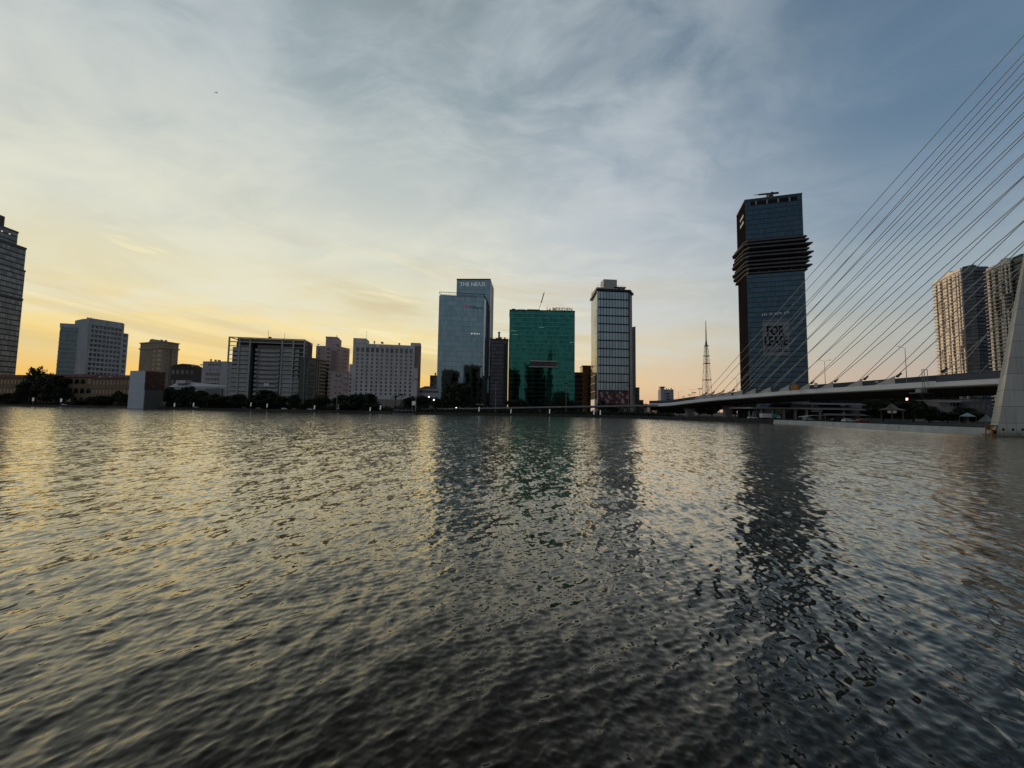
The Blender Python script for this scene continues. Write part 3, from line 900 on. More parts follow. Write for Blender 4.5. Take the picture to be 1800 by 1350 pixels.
# 11. pale slab hotel with two roof towers and its sign
def slab_hotel():
    Y0 = 385
    mw = plain('slab_hotel_white', (0.50, 0.485, 0.485), .85)
    H = zat(642.7, 604.5, Y0)
    a, b = tops(H, (621, 603.0), (729.5, 607.6))
    F = Frame(a, b)
    root = thing('hotel', (a.x, a.y, LZ), 'broad pale slab hotel with punched window grid, roof sign and two roof towers', 'hotel')
    L = F.L
    prism_part(root, 'wall', rect_from(F, 20), LZ+10, H, mw)
    Ht = zat(630, 595.5, Y0)
    m = MB(); m.obox(F, 0, L*.205, H+.01, Ht, -16, .4); m.build('roof_tower', mw, root)
    Ht2 = zat(730, 600.2, Y0)
    m = MB(); m.obox(F, L*.925, L*1.09, H+.01, Ht2, -16, -2); m.build('roof_tower', mw, root)
    m = MB(); m.obox(F, L+.03, L*1.09, LZ+10, H, -16, -2); m.build('end_bay', plain('slab_hotel_tan', (0.26, 0.19, 0.165), .85), root)
    m = MB(); m.obox(F, L*.205, L, H-3.2, H-2.9, 0, .3); m.obox(F, 0, L, H-9.6, H-9.2, 0, .35); m.build('string_course', mw, root)
    m = MB(); zl = zat(625, 641, Y0)
    m.obox(F, -L*.05, -.03, LZ+10, zl, -12, -1); m.obox(F, L+.03, L*1.06, LZ+10, zl-2, -1.9, .02)
    m.build('side_bay', mw, root)
    rows = 13; fl = (H-LZ-10-9.6)/12.2
    cols = [L*(.075+.0785*k) for k in range(12)]
    wl = [(u, H-9.6-fl*(r+1)+.6) for r in range(12) for u in cols]
    windows(root, F, [(u, H-8.6) for u in cols], L*.05, 4.6, (M_win, M_winc, M_winc))
    windows(root, F, wl, 1.75, fl*.62, (M_win, M_winc, M_winc, M_winc), cap=100)
    S = Frame(F.p(-L*.05, 0, -1).xy, F.p(0, 0, -1).xy)
    windows(root, S, [(S.L*.5, LZ+14+fl*r) for r in range(6)], 1.6, fl*.6, (M_winc, M_win), cap=112)
    m = MB()
    for u in [L*(.036+.0785*k) for k in range(13)]: m.obox(F, u-.35, u+.35, LZ+12, H-9.7, 0, .28)
    m.build('pilasters', mw, root)
    P = Frame(F.p(-L*.06, 0, 8).xy, F.p(L*1.07, 0, 8).xy)
    m = MB(); m.obox(P, 0, P.L, LZ, LZ+11, -28, 0); m.build('podium', plain('slab_hotel_podium', (0.25, 0.20, 0.19), .85), root)
    m = MB(); m.obox(P, 0, P.L, LZ+11.02, LZ+14, -8.0, -.3); m.build('podium_band', mw, root)
    ml = plain('white_letters', (0.8, 0.8, 0.82), .5, 0, .02)
    m = MB(); m.tube(F.p(L*.395, H-1.55, .15), F.p(L*.395, H-1.55, .6), 1.5, 1.5, 18); m.build('emblem', ml, root)
    text('LOTTE HOTEL SAIGON', root, F, L*.425, H-2.3, 2.2, ml, 'lettering', .35, .1, 1.06)
    m = MB(); m.tube(F.p(L*.2, Ht, -2), F.p(L*.2, Ht+8, -2), .12); m.build('roof_mast', M_dmetal, root)
slab_hotel()

# 12. small blocks between the slab hotel and the blue tower
simple_block('apartment_block', 'small grey green block in the sunset gap left of the blue tower', 'building', 756, 775, 660.5, 430, plain('grey_green_render', (0.13, 0.13, 0.11), .9), rows=5, cols=3, d=16)
r_, F_, H_ = simple_block('low_block', 'low white block with dark roof at the foot of the sunset gap', 'building', 738, 771, 683.5, 400, M_white2, d=18)
m = MB()
for k in range(2): m.obox(F_, .3, F_.L-.3, H_-4-k*7, H_-1.5-k*7, -.1, .15)
m.build('window_strip', M_win, r_)
m = MB(); m.hexa([F_.p(-.5,H_+.5,.6), F_.p(F_.L+.5,H_+.5,.6), F_.p(F_.L+.5,H_+.5,-18), F_.p(-.5,H_+.5,-18), F_.p(4,H_+3.2,-6), F_.p(F_.L-4,H_+3.2,-6), F_.p(F_.L-4,H_+3.2,-10), F_.p(4,H_+3.2,-10)])
m.build('roof', plain('dark_brown_roof', (0.05, 0.035, 0.03), 0.8), r_)

# 13. twin block blue glass tower
def blue_tower():
    Y0 = 400
    mg = curtain('blue_grey_glass', (0.135, 0.205, 0.24), 2.35, 5.4, (0.10, 0.16), (0.03, 0.045, 0.055), tilt=0.0018, rough=0.03, vary=.20)
    mf = plain('white_metal_fin', (0.85, 0.86, 0.87), .4, .1, .05)
    md = plain('dark_side_cladding', (0.05, 0.045, 0.045), .5)
    H = zat(772, 519.5, Y0)
    a, b, c = tops(H, (772, 519.5), (851.5, 524.0), (860.2, 541.5))
    root = thing('glass_tower', (a.x, a.y, LZ), 'blue grey glass tower of two blocks, the taller rear one lettered at the top', 'tower')
    F, S = Frame(a, b), Frame(b, c)
    m = MB(); m.prism([a, b, c, c + (a-b)], LZ, H); fb = m.build('front_block', mg, root)
    # open parapet screen: posts and rails
    m = MB(); zr = zat(772, 512.6, Y0)
    for FF in (F, S):
        m.obox(FF, 0, FF.L, zr-.45, zr, -.35, 0.02 if FF is F else .05); m.obox(FF, 0, FF.L, H+1.6, H+1.8, -.3, -.05)
        k = int(FF.L/2.35)
        for i in range(k+1): m.obox(FF, i*FF.L/k-.08, i*FF.L/k+.08, H, zr-.45, -.3, -.05)
    Bk = Frame(a + Vector((-1, 22)).xy, a)
    m.obox(Bk, 0, Bk.L, zr-.45, zr, -.3, -.01)
    m.build('roof_screen', M_dmetal, fb)
    m = MB(); m.obox(F, 1, F.L-8, H+.02, H+1.4, -24, -1.2); m.build('roof_plant', M_metal, root)
    # side wall: dark cladding with two white fins
    m = MB(); m.obox(S, .6, S.L, LZ, H-.5, 0, .25); m.build('side_cladding', md, root)
    m = MB(); m.obox(S, 0, 3.2, LZ+38, H-.8, .0, 1.1); m.build('fin', mf, root)
    m = MB(); m.obox(S, S.L*.62, S.L*.62+5, LZ+34, H-3, .26, 1.0); m.build('fin', mf, root)
    # rear block
    Y1 = 432
    H2 = zat(803, 490.8, Y1)
    p, q, r = tops(H2, (803, 490.8), (862, 490.8), (867.6, 506.5))
    A, B = Frame(p, q), Frame(q, r)
    m = MB(); m.prism([p, q, r, r + (p-q)], LZ, H2); rb = m.build('rear_block', mg, root)
    m = MB(); m.obox(A, -.2, A.L+.2, H2-.8, H2+.5, -20, .35); m.build('rear_cap', M_dmetal, rb)
    m = MB(); m.obox(B, .3, B.L, LZ, H2-.5, 0, .3); m.build('rear_side_cladding', md, root)
    m = MB(); m.obox(B, 0, 1.7, LZ+40, H2-4, .31, 1.0); m.build('fin', mf, root)
    ml = glow('sign_white', (.85, .9, .92), .16)
    text('THE NE/US', rb, A, 3.6, H2-8.2, 6.2, ml, 'lettering', .4, .12, .98)
    mr = glow('emblem_red', (.75, .05, .12), .10)
    m = MB(); zc_ = zat(820, 537.5, Y0); uc = F.L*.605
    for ang in (-55, 0, 55, 125, -125):
        t = R(ang); e = Vector((math.sin(t), math.cos(t)))
        c0 = (uc, zc_); tip = (uc+e.x*2.5, zc_+e.y*2.5); pe = Vector((e.y, -e.x))*.75; md_ = (uc+e.x*1.5, zc_+e.y*1.5)
        m.face([F.p(c0[0], c0[1], .25), F.p(md_[0]+pe.x, md_[1]+pe.y, .25), F.p(tip[0], tip[1], .25), F.p(md_[0]-pe.x, md_[1]-pe.y, .25)])
    m.build('emblem', mr, fb)
    text('VIBank', fb, F, F.L*.66, zc_-1.9, 4.4, plain('dark_green_letters', (0.01, .07, .065), .5, 0, .02), 'lettering', .2, .1, 1.25)
    m = MB()
    for k, du in enumerate((0, 1.6, 3.4, 4.8, 6.6, 8.6)): m.obox(F, F.L*.72+du, F.L*.72+du+.7, zat(833, 585, Y0)-.6+.4*(k % 2), zat(833, 585, Y0)+.9, 0, .12)
    m.build('facade_lights', glow('lamp_white', (1, .95, .85), .45), fb)
    # podium glazing frame at the street
    m = MB(); m.obox(F, -1.2, F.L+1, LZ+7, LZ+8.2, -.5, 3.5)
    m.build('entrance_canopy', M_metal, root)
blue_tower()

# 14. dark block between the blue and green towers
r_, F_, H_ = simple_block('office_block', 'dark charcoal block with a roof flue between the blue and green towers', 'building', 858, 893.5, 595.8, 440, curtain('charcoal_glass', (0.045, 0.05, 0.06), 2.2, 4.2, (.2, .7), (.02, .02, .022), tilt=.01, rough=.15, vary=.4), d=20)
m = MB(); u = (877-858)/35.5*F_.L
m.tube(F_.p(u, H_, -4), F_.p(u, zat(877, 583.5, 440), -4), 1.15, 1.15, 10); m.tube(F_.p(u, zat(877, 583.5, 440), -4), F_.p(u, zat(877, 582.3, 440), -4), 1.5, 1.5, 10)
m.build('flue', M_white2, r_)
m = MB(); m.obox(F_, 0, F_.L, H_+1.6, H_+1.75, -.2, 0)
for k in range(9): m.obox(F_, k*F_.L/8-.06, k*F_.L/8+.06, H_, H_+1.6, -.2, 0)
m.build('railing', M_dmetal, r_)
# strip of lower grey wall on its right
m = MB(); m.obox(F_, F_.L*.78, F_.L, LZ, H_-5, 0, .6); m.build('grey_bay', plain('charcoal_bay', (.10, .105, .11), .8), r_)

# 15. green glass hotel
def green_tower():
    Y0 = 385
    mg = curtain('green_glass', (0.020, 0.105, 0.090), 1.75, 4.42, (0.05, 0.10), (0.01, 0.06, 0.05), spandrel=(0.036, 0.145, 0.128), sp_h=.24, tilt=0.0018, rough=0.035, vary=.40)
    H = zat(896, 544.8, Y0)
    a, b = tops(H, (896, 544.8), (1010.6, 547.2))
    F = Frame(a, b)
    root = thing('glass_hotel_tower', (a.x, a.y, LZ), 'broad green glass hotel tower with roof letters and a protruding terrace box', 'hotel')
    b2 = behind(F, 30)
    m = MB(); m.prism(rect_from(F, 30), LZ, H); m.build('glass_facade', mg, root)
    m = MB(); nf = 23; fl = 4.42
    for k in range(1, 24):
        z = LZ + fl*k*((H-LZ)/fl/24.0)
        m.obox(F, 0, F.L, z-.09, z+.09, 0, .14)
    m.build('floor_lines', plain('green_mullion', (.02, .08, .07), .35, .5, .05), root)
    m = MB(); m.obox(F, -.15, F.L+.15, H-.6, H+.5, -30, .2); m.build('parapet', plain('dark_green_edge', (.012, .05, .045), .5), root)
    # terrace box
    u0, u1 = F.L*(930-894)/116, F.L*(979-894)/116
    z0, z1 = zat(955, 646, Y0), zat(955, 634.5, Y0)
    ms = plain('terrace_slab', (.45, .45, .46), .6)
    m = MB(); m.obox(F, u0-.6, u1+.6, z0, z0+.8, -.5, 3.4); tf_ = m.build('terrace_floor', ms, root)
    m = MB(); m.obox(F, u0+1, u1-.4, z1-.9, z1, -.5, 3.2); m.build('terrace_roof', ms, root)
    m = MB(); m.obox(F, u0+1.2, u1-.6, z0+.82, z1-.92, .16, .5); m.build('terrace_glazing', M_win, root)
    for k in range(5):
        u = u0+1.4 + k*(u1-u0-2.4)/4
        m = MB(); m.obox(F, u-.15, u+.15, z0+.82, z1-.92, 2.7, 3.0); m.build('terrace_post', M_dmetal, tf_)
    # open windows
    for (fu, fv) in ((.03, .17), (.13, .70), (.93, .61), (.91, .25), (.62, .92), (.83, .915), (.87, .91)):
        m = MB(); m.obox(F, F.L*fu, F.L*fu+1.5, LZ+(H-LZ)*fv, LZ+(H-LZ)*fv+2.2, .15, .2); m.build('open_window', M_win, root)
    for (fu, fv) in ((.05, .755), (.02, .79), (.38, .44), (.45, .83), (.92, .69)):
        m = MB(); m.obox(F, F.L*fu, F.L*fu+5.5, LZ+(H-LZ)*fv, LZ+(H-LZ)*fv+.35, .15, .19); m.build('lit_strip', glow('green_strip', (.35, .6, .5), .18), root)
    ml = plain('black_letters', (.012, .016, .016), .5)
    text('Le MERIDIEN', root, F, F.L*.565, H+.45, 4.6, ml, 'lettering', -.6, .25, 1.02, bold=.05)
    m = MB(); m.obox(F, F.L*.55, F.L*.98, H+.5, H+.75, -1.0, -.4); m.build('letter_rail', M_dmetal, root)
    m = MB()
    for f0, f1, hh in ((.03, .09, 1.9), (.12, .24, 1.4), (.27, .45, 1.7), (.52, .58, 1.0)): m.obox(F, F.L*f0, F.L*f1, H+.5, H+hh, -9, -2)
    m.build('roof_plant', M_dmetal, root)
    # entrance level
    m = MB(); m.obox(F, 0, F.L, LZ, LZ+3.8, .2, .5); m.build('plinth', M_black, root)
    # roof crane
    base = F.p(F.L*.45, H+.5, -4)
    r2 = thing('roof_crane', base, 'slim maintenance crane leaning on the green tower roof', 'crane')
    tipz = zat(957, 512.8, Y0+4); tip = Vector((at_Y(957, 512.8, Y0+4).x, Y0+4, tipz)); mid = base.lerp(tip, .42); hi = base.lerp(tip, .93)
    m = MB(); m.box(base.x-1.2, base.x+1.2, base.y-1.2, base.y+1.2, base.z, base.z+1.2); m.build('slew_base', M_dmetal, r2)
    m = MB(); m.tube(base + Vector((0,0,1)), mid, .22, .22); m.build('jib', M_metal, r2)
    m = MB(); m.tube(mid, hi, .55, .55); m.build('jib_sleeve', M_dmetal, r2)
    m = MB(); m.tube(hi, tip, .28, .2); m.build('jib_tip', M_metal, r2)
green_tower()

# 16. two slim dark blocks right of the green tower
simple_block('apartment_block', 'slim slate block just right of the green tower', 'building', 1006, 1023, 655, 440, plain('slate_render', (.07, .07, .085), .85), rows=9, cols=4, d=15)
r_, F_, H_ = simple_block('office_block', 'slim brown glass block with pale floor edges left of the white cornered tower', 'building', 1024, 1042, 643.5, 430, curtain('bronze_glass', (.17, .11, .06), 2, 4, (.1, .2), (.02, .015, .01), tilt=.01, rough=.1), d=15)
m = MB()
for k in range(1, 9): m.obox(F_, -.1, F_.L, H_-k*(H_-LZ)/9, H_-k*(H_-LZ)/9+.5, 0, .5)
m.build('floor_edge', plain('brown_floor_edge', (.20, .15, .12), .8), r_)
m = MB(); m.obox(F_, -.8, F_.L, H_-.3, H_+.7, -15, .8); m.build('roof_cap', M_dmetal, r_)

# 17. corner glass tower with dark cornice
def corner_tower():
    Y0 = 372
    H = zat(1050, 511, Y0)
    a, b, c, d = tops(H, (1039.2, 528.5), (1050, 511), (1106, 513.4), (1111, 519))
    root = thing('glass_tower', (b.x, b.y, LZ), 'slender glass tower with dark floor lines, overhanging dark cornice and a rooftop box', 'tower')
    S, F, C = Frame(a, b), Frame(b, c), Frame(c, d)
    zb = zat(1070, 686.5, Y0)
    fl = (H-zb)/12
    mg = curtain('pale_blue_glass', (0.16, 0.215, 0.24), F.L/11.0, fl, (0.6, .10), (0.03, 0.038, 0.042), tilt=0.010, rough=0.05, vary=.16)
    mgs = curtain('pale_side_glass', (0.13, 0.135, 0.135), 4.0, fl, (0.22, .30), (0.12, 0.12, 0.12), tilt=0.03, rough=0.12, vary=.35)
    back = c + Vector((3, 34))
    m = MB(); m.quad((b.x,b.y,zb),(c.x,c.y,zb),(c.x,c.y,H),(b.x,b.y,H), ((0,0),(F.L,0),(F.L,H-zb),(0,H-zb))); m.build('front_glass', mg, root)
    m = MB(); m.quad((a.x,a.y,LZ+14),(b.x,b.y,LZ+14),(b.x,b.y,H),(a.x,a.y,H), ((0,0),(S.L,0),(S.L,H-LZ-14),(0,H-LZ-14))); m.build('side_glass', mgs, root)
    m = MB(); e = d + Vector((2.0, 26)); g = a + Vector((20, 14))
    for p, q in ((c, d), (d, e), (e, g), (g, a)):
        m.quad((p.x,p.y,LZ),(q.x,q.y,LZ),(q.x,q.y,H),(p.x,p.y,H))
    m.face([(p.x,p.y,H) for p in (a, b, c, d, e, g)])
    m.build('rear_cladding', plain('corner_tower_dark', (.07, .075, .08), .5), root)
    mk = plain('tower_black_band', (.012, .014, .016), .5)
    for k in range(13):
        m = MB(); z = zb + k*fl; m.obox(F, 0, F.L, z-.55, z+.55, -.1, .45); m.build('floor_band', mk, root)
    m = MB()
    for FF in (S, F, C): m.obox(FF, -1.2, FF.L+1.2, H, H+1.9, -5, 1.4 if FF is F else 1.38 + .05*(FF is S))
    m.build('cornice', mk, root)
    m = MB(); m.obox(F, -.3, .5, LZ, H-.1, -.5, .5); m.build('corner_post', plain('pale_post', (.5, .52, .54), .5), root)
    m = MB(); m.obox(F, F.L-.8, F.L+.1, LZ, H-.1, -.3, .5); m.build('corner_edge', mk, root)
    # roof terrace and box
    m = MB(); zt = zat(1070, 503.2, Y0+3)
    m.obox(F, .5, F.L*.86, H+1.92, zt-1.2, -22, -2.5); m.build('roof_storey', plain('roof_storey_grey', (.34, .36, .38), .5), root)
    m = MB()
    for FF in (S, F):
        m.obox(FF, 0, FF.L*.86, zt+.1, zt+.3, -.25, -.1)
        for k in range(9): m.obox(FF, k*FF.L*.86/8-.07, k*FF.L*.86/8+.07, H+1.9, zt+.1, -.25, -.1)
    m.build('roof_railing', M_metal, root)
    m = MB(); z2 = zat(1078, 492.8, Y0+14)
    m.obox(F, F.L*.30, F.L*.73, H+2, z2, -20, -10); m.build('roof_box', plain('roof_box_grey', (.36, .37, .36), .6), root)
    m = MB(); m.obox(F, F.L*.56, F.L*.92, zt-1.15, zt-.2, -10, -1.5); m.obox(F, F.L*.7, F.L*.72, H+1.9, zt-1, -2, -1.6); m.obox(F, F.L*.86, F.L*.88, H+1.9, zt-1, -2, -1.6)
    m.build('roof_pergola', mk, root)
    # picture banner round the base
    mm, t, bs = mat_new('maroon_picture_print')
    gp = t.add('ShaderNodeNewGeometry').outputs['Position']
    vo = t.add('ShaderNodeTexVoronoi'); vo.inputs['Scale'].default_value = 0.26; vo.inputs['Randomness'].default_value = .8; t.put(vo.inputs['Vector'], t.vmath('MULTIPLY', gp, (1, .2, .75)))
    ns = t.noise(gp, .5, 4, .6, .8)
    f = t.math('MULTIPLY', t.smooth(ns, .42, .58), t.smooth(vo.outputs['Distance'], .5, .18))
    t.put(bs.inputs['Base Color'], t.mix(f, (0.07, 0.012, 0.016), (0.50, 0.36, 0.31)))
    bs.inputs['Roughness'].default_value = .6
    m = MB(); m.obox(F, 0.6, F.L-.9, LZ+6, zb-.6, -1.5, .2); m.build('picture_banner', mm, root)
    m = MB(); m.obox(F, .6, F.L-.9, LZ, LZ+5.9, -1.5, 0); m.build('street_front', M_dk, root)
    m = MB(); m.obox(S, .3, S.L-.6, LZ, LZ+13.9, -.5, .3); m.build('side_base', plain('pale_post', (.5, .52, .54), .5), root)
    # slim grey block attached behind on the right
    H3 = zat(1112, 574.5, Y0+32)
    p, q = tops(H3, (1106, 574.3), (1116.8, 574.8))
    G = Frame(p, q)
    r2 = thing('apartment_block', (p.x, p.y, LZ), 'thin grey block tucked behind the right edge of the slender glass tower', 'building')
    m = MB(); m.obox(G, 0, G.L, LZ, H3, -15, 0); m.build('wall', plain('thin_block_grey', (.20, .205, .215), .85), r2)
    nf = 30
    windows(r2, G, [(G.L*.6, LZ+(H3-LZ)*(r+.3)/nf) for r in range(6, nf)], G.L*.5, (H3-LZ)/nf*.4, (M_winc,))
    m = MB(); m.obox(G, G.L-.6, G.L+.1, LZ, H3+.6, -15, .2); m.build('edge_wall', M_dk, r2)
corner_tower()

# 18 / 19. far blocks in the gap above the bridge end
simple_block('apartment_block', 'thin dark green block right of the slender glass tower', 'building', 1114, 1124, 681.5, 470, plain('dark_green_render', (.05, .075, .055), .85), rows=6, cols=2, d=14)
simple_block('low_block', 'tiny grey block in the pink gap beyond the flyover', 'building', 1122, 1131, 703.5, 520, plain('grey_green_render', (0.13, 0.13, 0.11), .9), rows=2, cols=3, d=14)
r_, F_, H_ = simple_block('apartment_block', 'far pale apartment block with a dark tower cap, alone in the pink gap', 'building', 1164, 1184, 684.8, 700, plain('far_white_render', (.34, .35, .37), .85), d=20)
fl = (H_-LZ)/9
windows(r_, F_, [(F_.L*u, LZ+fl*(r+.3)) for r in range(4, 9) for u in (.14, .22, .8, .9)], F_.L*.05, fl*.45)
windows(r_, F_, [(F_.L*.5, LZ+fl*(r+.2)) for r in range(3, 8)], F_.L*.3, fl*.5)
G = Frame(F_.p(-3, 0, 1).xy, F_.p(3.4, 0, 1).xy)
m = MB(); m.obox(G, 0, G.L, LZ, zat(1164, 681, 700), -7, 0); m.build('lift_tower', plain('far_white_render', (.34, .35, .37), .85), r_)
m = MB(); m.obox(G, -1.2, G.L+1.2, zat(1164, 681.3, 700), zat(1164, 679.6, 700), -8, 1.2); m.build('tower_cap', M_dmetal, r_)
# low far skyline
for k, (p0, p1, ty, Y, lab) in enumerate([(1130, 1142, 710.5, 900, 'lowest far grey roofs at the end of the pink gap'), (1142, 1160, 711.5, 860, 'long low far roof beyond the flyover'),
                                          (1155, 1168, 706.5, 640, 'low brown block left of the far pale apartment block')]):
    simple_block('low_block', lab, 'building', p0, p1, ty, Y, plain('far_brown_render', (.14, .115, .10), .9), d=20, rows=2, cols=4)

# 20. lattice mast
def mast():
    Y = 560
    bx = at_Y(1243, 700, Y).x
    tz = lambda y: zat(1242, y, Y)
    root = thing('lattice_mast', (bx, Y, LZ), 'tall red and white lattice broadcasting mast rising over the bridge', 'mast')
    lv = [(LZ, 5.8), (tz(668), 4.0), (tz(639), 2.9), (tz(626), 2.5), (tz(608), 1.7)]
    ms = plain('mast_steel', (.16, .12, .11), .6)
    cor = [(-1,-1),(1,-1),(1,1),(-1,1)]
    for sx, sy in cor:
        m = MB()
        for (z0, w0), (z1, w1) in zip(lv[:-1], lv[1:]): m.tube((bx+sx*w0, Y+sy*w0, z0), (bx+sx*w1, Y+sy*w1, z1), .24, .2, 5)
        m.build('leg', ms, root)
    for (z0, w0), (z1, w1) in zip(lv[:-1], lv[1:]):
        m = MB(); n = max(2, int((z1-z0)/9))
        for i in range(n):
            f0, f1 = i/n, (i+1)/n
            za, zb = z0+(z1-z0)*f0, z0+(z1-z0)*f1; wa, wb = w0+(w1-w0)*f0, w0+(w1-w0)*f1
            for k in range(4):
                p, q = cor[k], cor[(k+1) % 4]
                m.tube((bx+p[0]*wa, Y+p[1]*wa, za), (bx+q[0]*wb, Y+q[1]*wb, zb), .10, .10, 4, False)
                m.tube((bx+q[0]*wa, Y+q[1]*wa, za), (bx+p[0]*wb, Y+p[1]*wb, zb), .10, .10, 4, False)
                m.tube((bx+p[0]*wb, Y+p[1]*wb, zb), (bx+q[0]*wb, Y+q[1]*wb, zb), .10, .10, 4, False)
        m.build('bracing', ms, root)
    for z, w in lv[1:]:
        m = MB(); m.box(bx-w-.9, bx+w+.9, Y-w-.9, Y+w+.9, z-.25, z+.45); m.build('platform', ms, root)
    m = MB(); m.tube((bx, Y, LZ), (bx, Y, lv[-1][0]), .55, .45, 6); m.build('cable_riser', ms, root)
    m = MB(); m.tube((bx, Y, lv[-1][0]), (bx, Y, tz(598)), 1.9, .9, 8); m.tube((bx, Y, tz(598)), (bx, Y, tz(580)), .85, .7, 8); m.tube((bx, Y, tz(580)), (bx, Y, tz(563.5)), .6, .35, 8)
    m.build('antenna', ms, root)
mast()
#@@TOWER
# 21. the dark tower with projecting terraces
def dark_tower():
    Y0 = 330
    H = zat(1309, 352, Y0)
    a, b, c = tops(H, (1294.6, 380), (1309, 352), (1409.8, 339.8))
    S, F = Frame(a, b), Frame(b, c)
    root = thing('skyscraper', (b.x, b.y, LZ), 'dark blue glass skyscraper with a belt of jutting terraces and a lease banner', 'skyscraper')
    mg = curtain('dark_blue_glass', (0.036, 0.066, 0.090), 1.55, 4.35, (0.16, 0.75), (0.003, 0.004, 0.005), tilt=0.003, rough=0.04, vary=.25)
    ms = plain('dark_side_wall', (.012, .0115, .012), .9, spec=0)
    def fz(y): return zat(1315, y, Y0)
    zA, zB = fz(482), fz(423)               # belt of terraces between
    zTopRec0, zTopRec1 = H-7.5, H-3.8
    D = c - b
    poly = [a, b, c, a + D]
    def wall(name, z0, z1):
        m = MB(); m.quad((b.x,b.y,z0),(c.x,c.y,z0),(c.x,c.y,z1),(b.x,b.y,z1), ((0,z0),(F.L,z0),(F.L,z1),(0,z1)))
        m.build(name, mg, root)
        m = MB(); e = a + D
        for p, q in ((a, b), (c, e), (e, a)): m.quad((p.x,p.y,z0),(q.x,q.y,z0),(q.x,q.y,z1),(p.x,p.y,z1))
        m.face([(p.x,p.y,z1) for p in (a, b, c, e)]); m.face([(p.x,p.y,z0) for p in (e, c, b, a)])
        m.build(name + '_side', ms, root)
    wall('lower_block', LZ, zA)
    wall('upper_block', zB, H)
    # recessed core in the belt
    m = MB(); G = Frame(F.p(2.2, 0, -2.2).xy, F.p(F.L-2.2, 0, -2.2).xy)
    m.obox(G, 0, G.L, zA+.02, zB-.02, -S.L+4, 0); m.build('belt_core', plain('belt_core_dark', (.012, .014, .018), .3, 0, .1, spec=.5), root)
    # horizontal side louvres on the left wall
    ma, mb2 = MB(), MB()
    for k in range(48):
        z = LZ+6+k*(H-LZ-14)/48
        if zA-2 < z < zB+2: continue
        (ma if z < zA else mb2).obox(S, .5, S.L-.5, z, z+.5, 0, .25)
    for m in (ma, mb2): m.build('side_louvre', plain('side_louvre_brown', (.022, .018, .017), .9, spec=0), root)
    # terraces: front height in the picture, overhang right and left
    mt = plain('terrace_edge', (.115, .115, .12), .9, spec=.1); 
    tf = [(425.5, 3.0, 4.2), (431.0, 4.8, 7.5), (439.0, 7.6, 5.0), (446.5, 5.2, 7.0), (453.5, 8.4, 8.2), (461.0, 7.4, 4.6), (468.0, 4.6, 8.0), (475.5, 6.6, 6.6), (482.0, 2.4, 3.6)]
    Dd = S.L
    for i, (y, orr, ol) in enumerate(tf):
        z = fz(y); of = 1.6 + 1.1*((i*37) % 5)/4 + (1.2 if i in (2, 4, 7) else 0)
        orr *= .72; ol *= .62; P = lambda u, n, v: F.p(u, v, n)
        ch = of + 1.4
        def ringpts(gr, z_): return [P(-ol*.12+ch*.35, of-gr, z_), P(F.L+orr-gr, of*.75-gr, z_), P(F.L+orr*.4-gr, -Dd*.8, z_), P(-ol*.6, -Dd-ol*.2, z_), P(-ol+gr, -Dd*.86, z_), P(-ol*.45+gr, of-ch-gr, z_)]
        top, bot = ringpts(0, z+.35), ringpts(2.8, z-.9)
        m = MB(); n = len(top)
        mid = ringpts(0, z-.4)
        m.face(top[::1]); m.face(bot[::-1])
        for k in range(n): m.quad(mid[k], mid[(k+1) % n], top[(k+1) % n], top[k]); m.quad(bot[k], bot[(k+1) % n], mid[(k+1) % n], mid[k])
        terr = m.build('terrace', mt, root)
        m = MB(); tp = ringpts(.25, z+.9); tb = ringpts(.25, z+.36)
        for k in (0, 1, 5): m.quad(tb[k], tb[(k+1) % n], tp[(k+1) % n], tp[k])
        m.build('balustrade', plain('balustrade_dark', (.045, .048, .055), .3, .3), terr)
    # columns in the open storeys
    for (z0, z1, off) in ((fz(478), fz(472.5), 0), (fz(427), fz(422), 0)):
        for k in range(6):
            u = F.L*(.03+.94*k/5)
            m = MB(); m.obox(F, u-.5, u+.5, z0-1.5, z1+.6, -1.8, -.8); m.build('column', M_conc, root)
    # recess under the crown
    m = MB(); m.obox(F, F.L*.10, F.L*.92, H-5.6, H-2.0, -.3, .06); m.build('crown_recess', M_black, root)
    for k in range(4):
        u = F.L*(.20+.195*k)
        m = MB(); m.obox(F, u-.6, u+.6, H-5.6, H-2.0, .07, .25); m.build('crown_column', M_conc, root)
    m = MB(); m.obox(F, -.2, F.L+.2, H-.6, H+.4, -1.5, .3); m.obox(S, 0, S.L-.3, H-.6, H+.4, -1.2, .25); m.build('crown_edge', plain('crown_edge_grey', (.09, .10, .105), .5), root)
    m = MB()
    for k in range(2): m.obox(S, S.L*.45, S.L*.85, H-13-k*6, H-10.5-k*6, 0, .3)
    m.build('side_vent', plain('pale_vent', (.35, .36, .37), .6), root)
    # lease banner: pale film on the panes with dark letters
    z0, z1 = zat(1362, 626.5, Y0), zat(1362, 565, Y0)
    u0, u1 = F.L*.255, F.L*.70
    mb_ , t, bs = mat_new('lease_film')
    gp = t.add('ShaderNodeUVMap').outputs[0]
    uu, vv, _ = t.sep(gp)
    cu_ = t.math('LESS_THAN', t.math('FRACT', t.math('DIVIDE', uu, 1.55)), .16); cv_ = t.math('LESS_THAN', t.math('FRACT', t.math('DIVIDE', vv, 4.35)), .2)
    nn = t.noise(t.vmath('MULTIPLY', gp, (.7, .4, 1)), 1.2, 4)
    base = t.mix(nn, (.14, .16, .19), (.27, .30, .34))
    t.put(bs.inputs['Base Color'], t.mix(t.math('MAXIMUM', cu_, cv_), base, (.03, .037, .045)))
    bs.inputs['Roughness'].default_value = .45
    m = MB(); p = [F.p(u0, z0, .12), F.p(u1, z0, .12), F.p(u1, z1, .12), F.p(u0, z1, .12)]
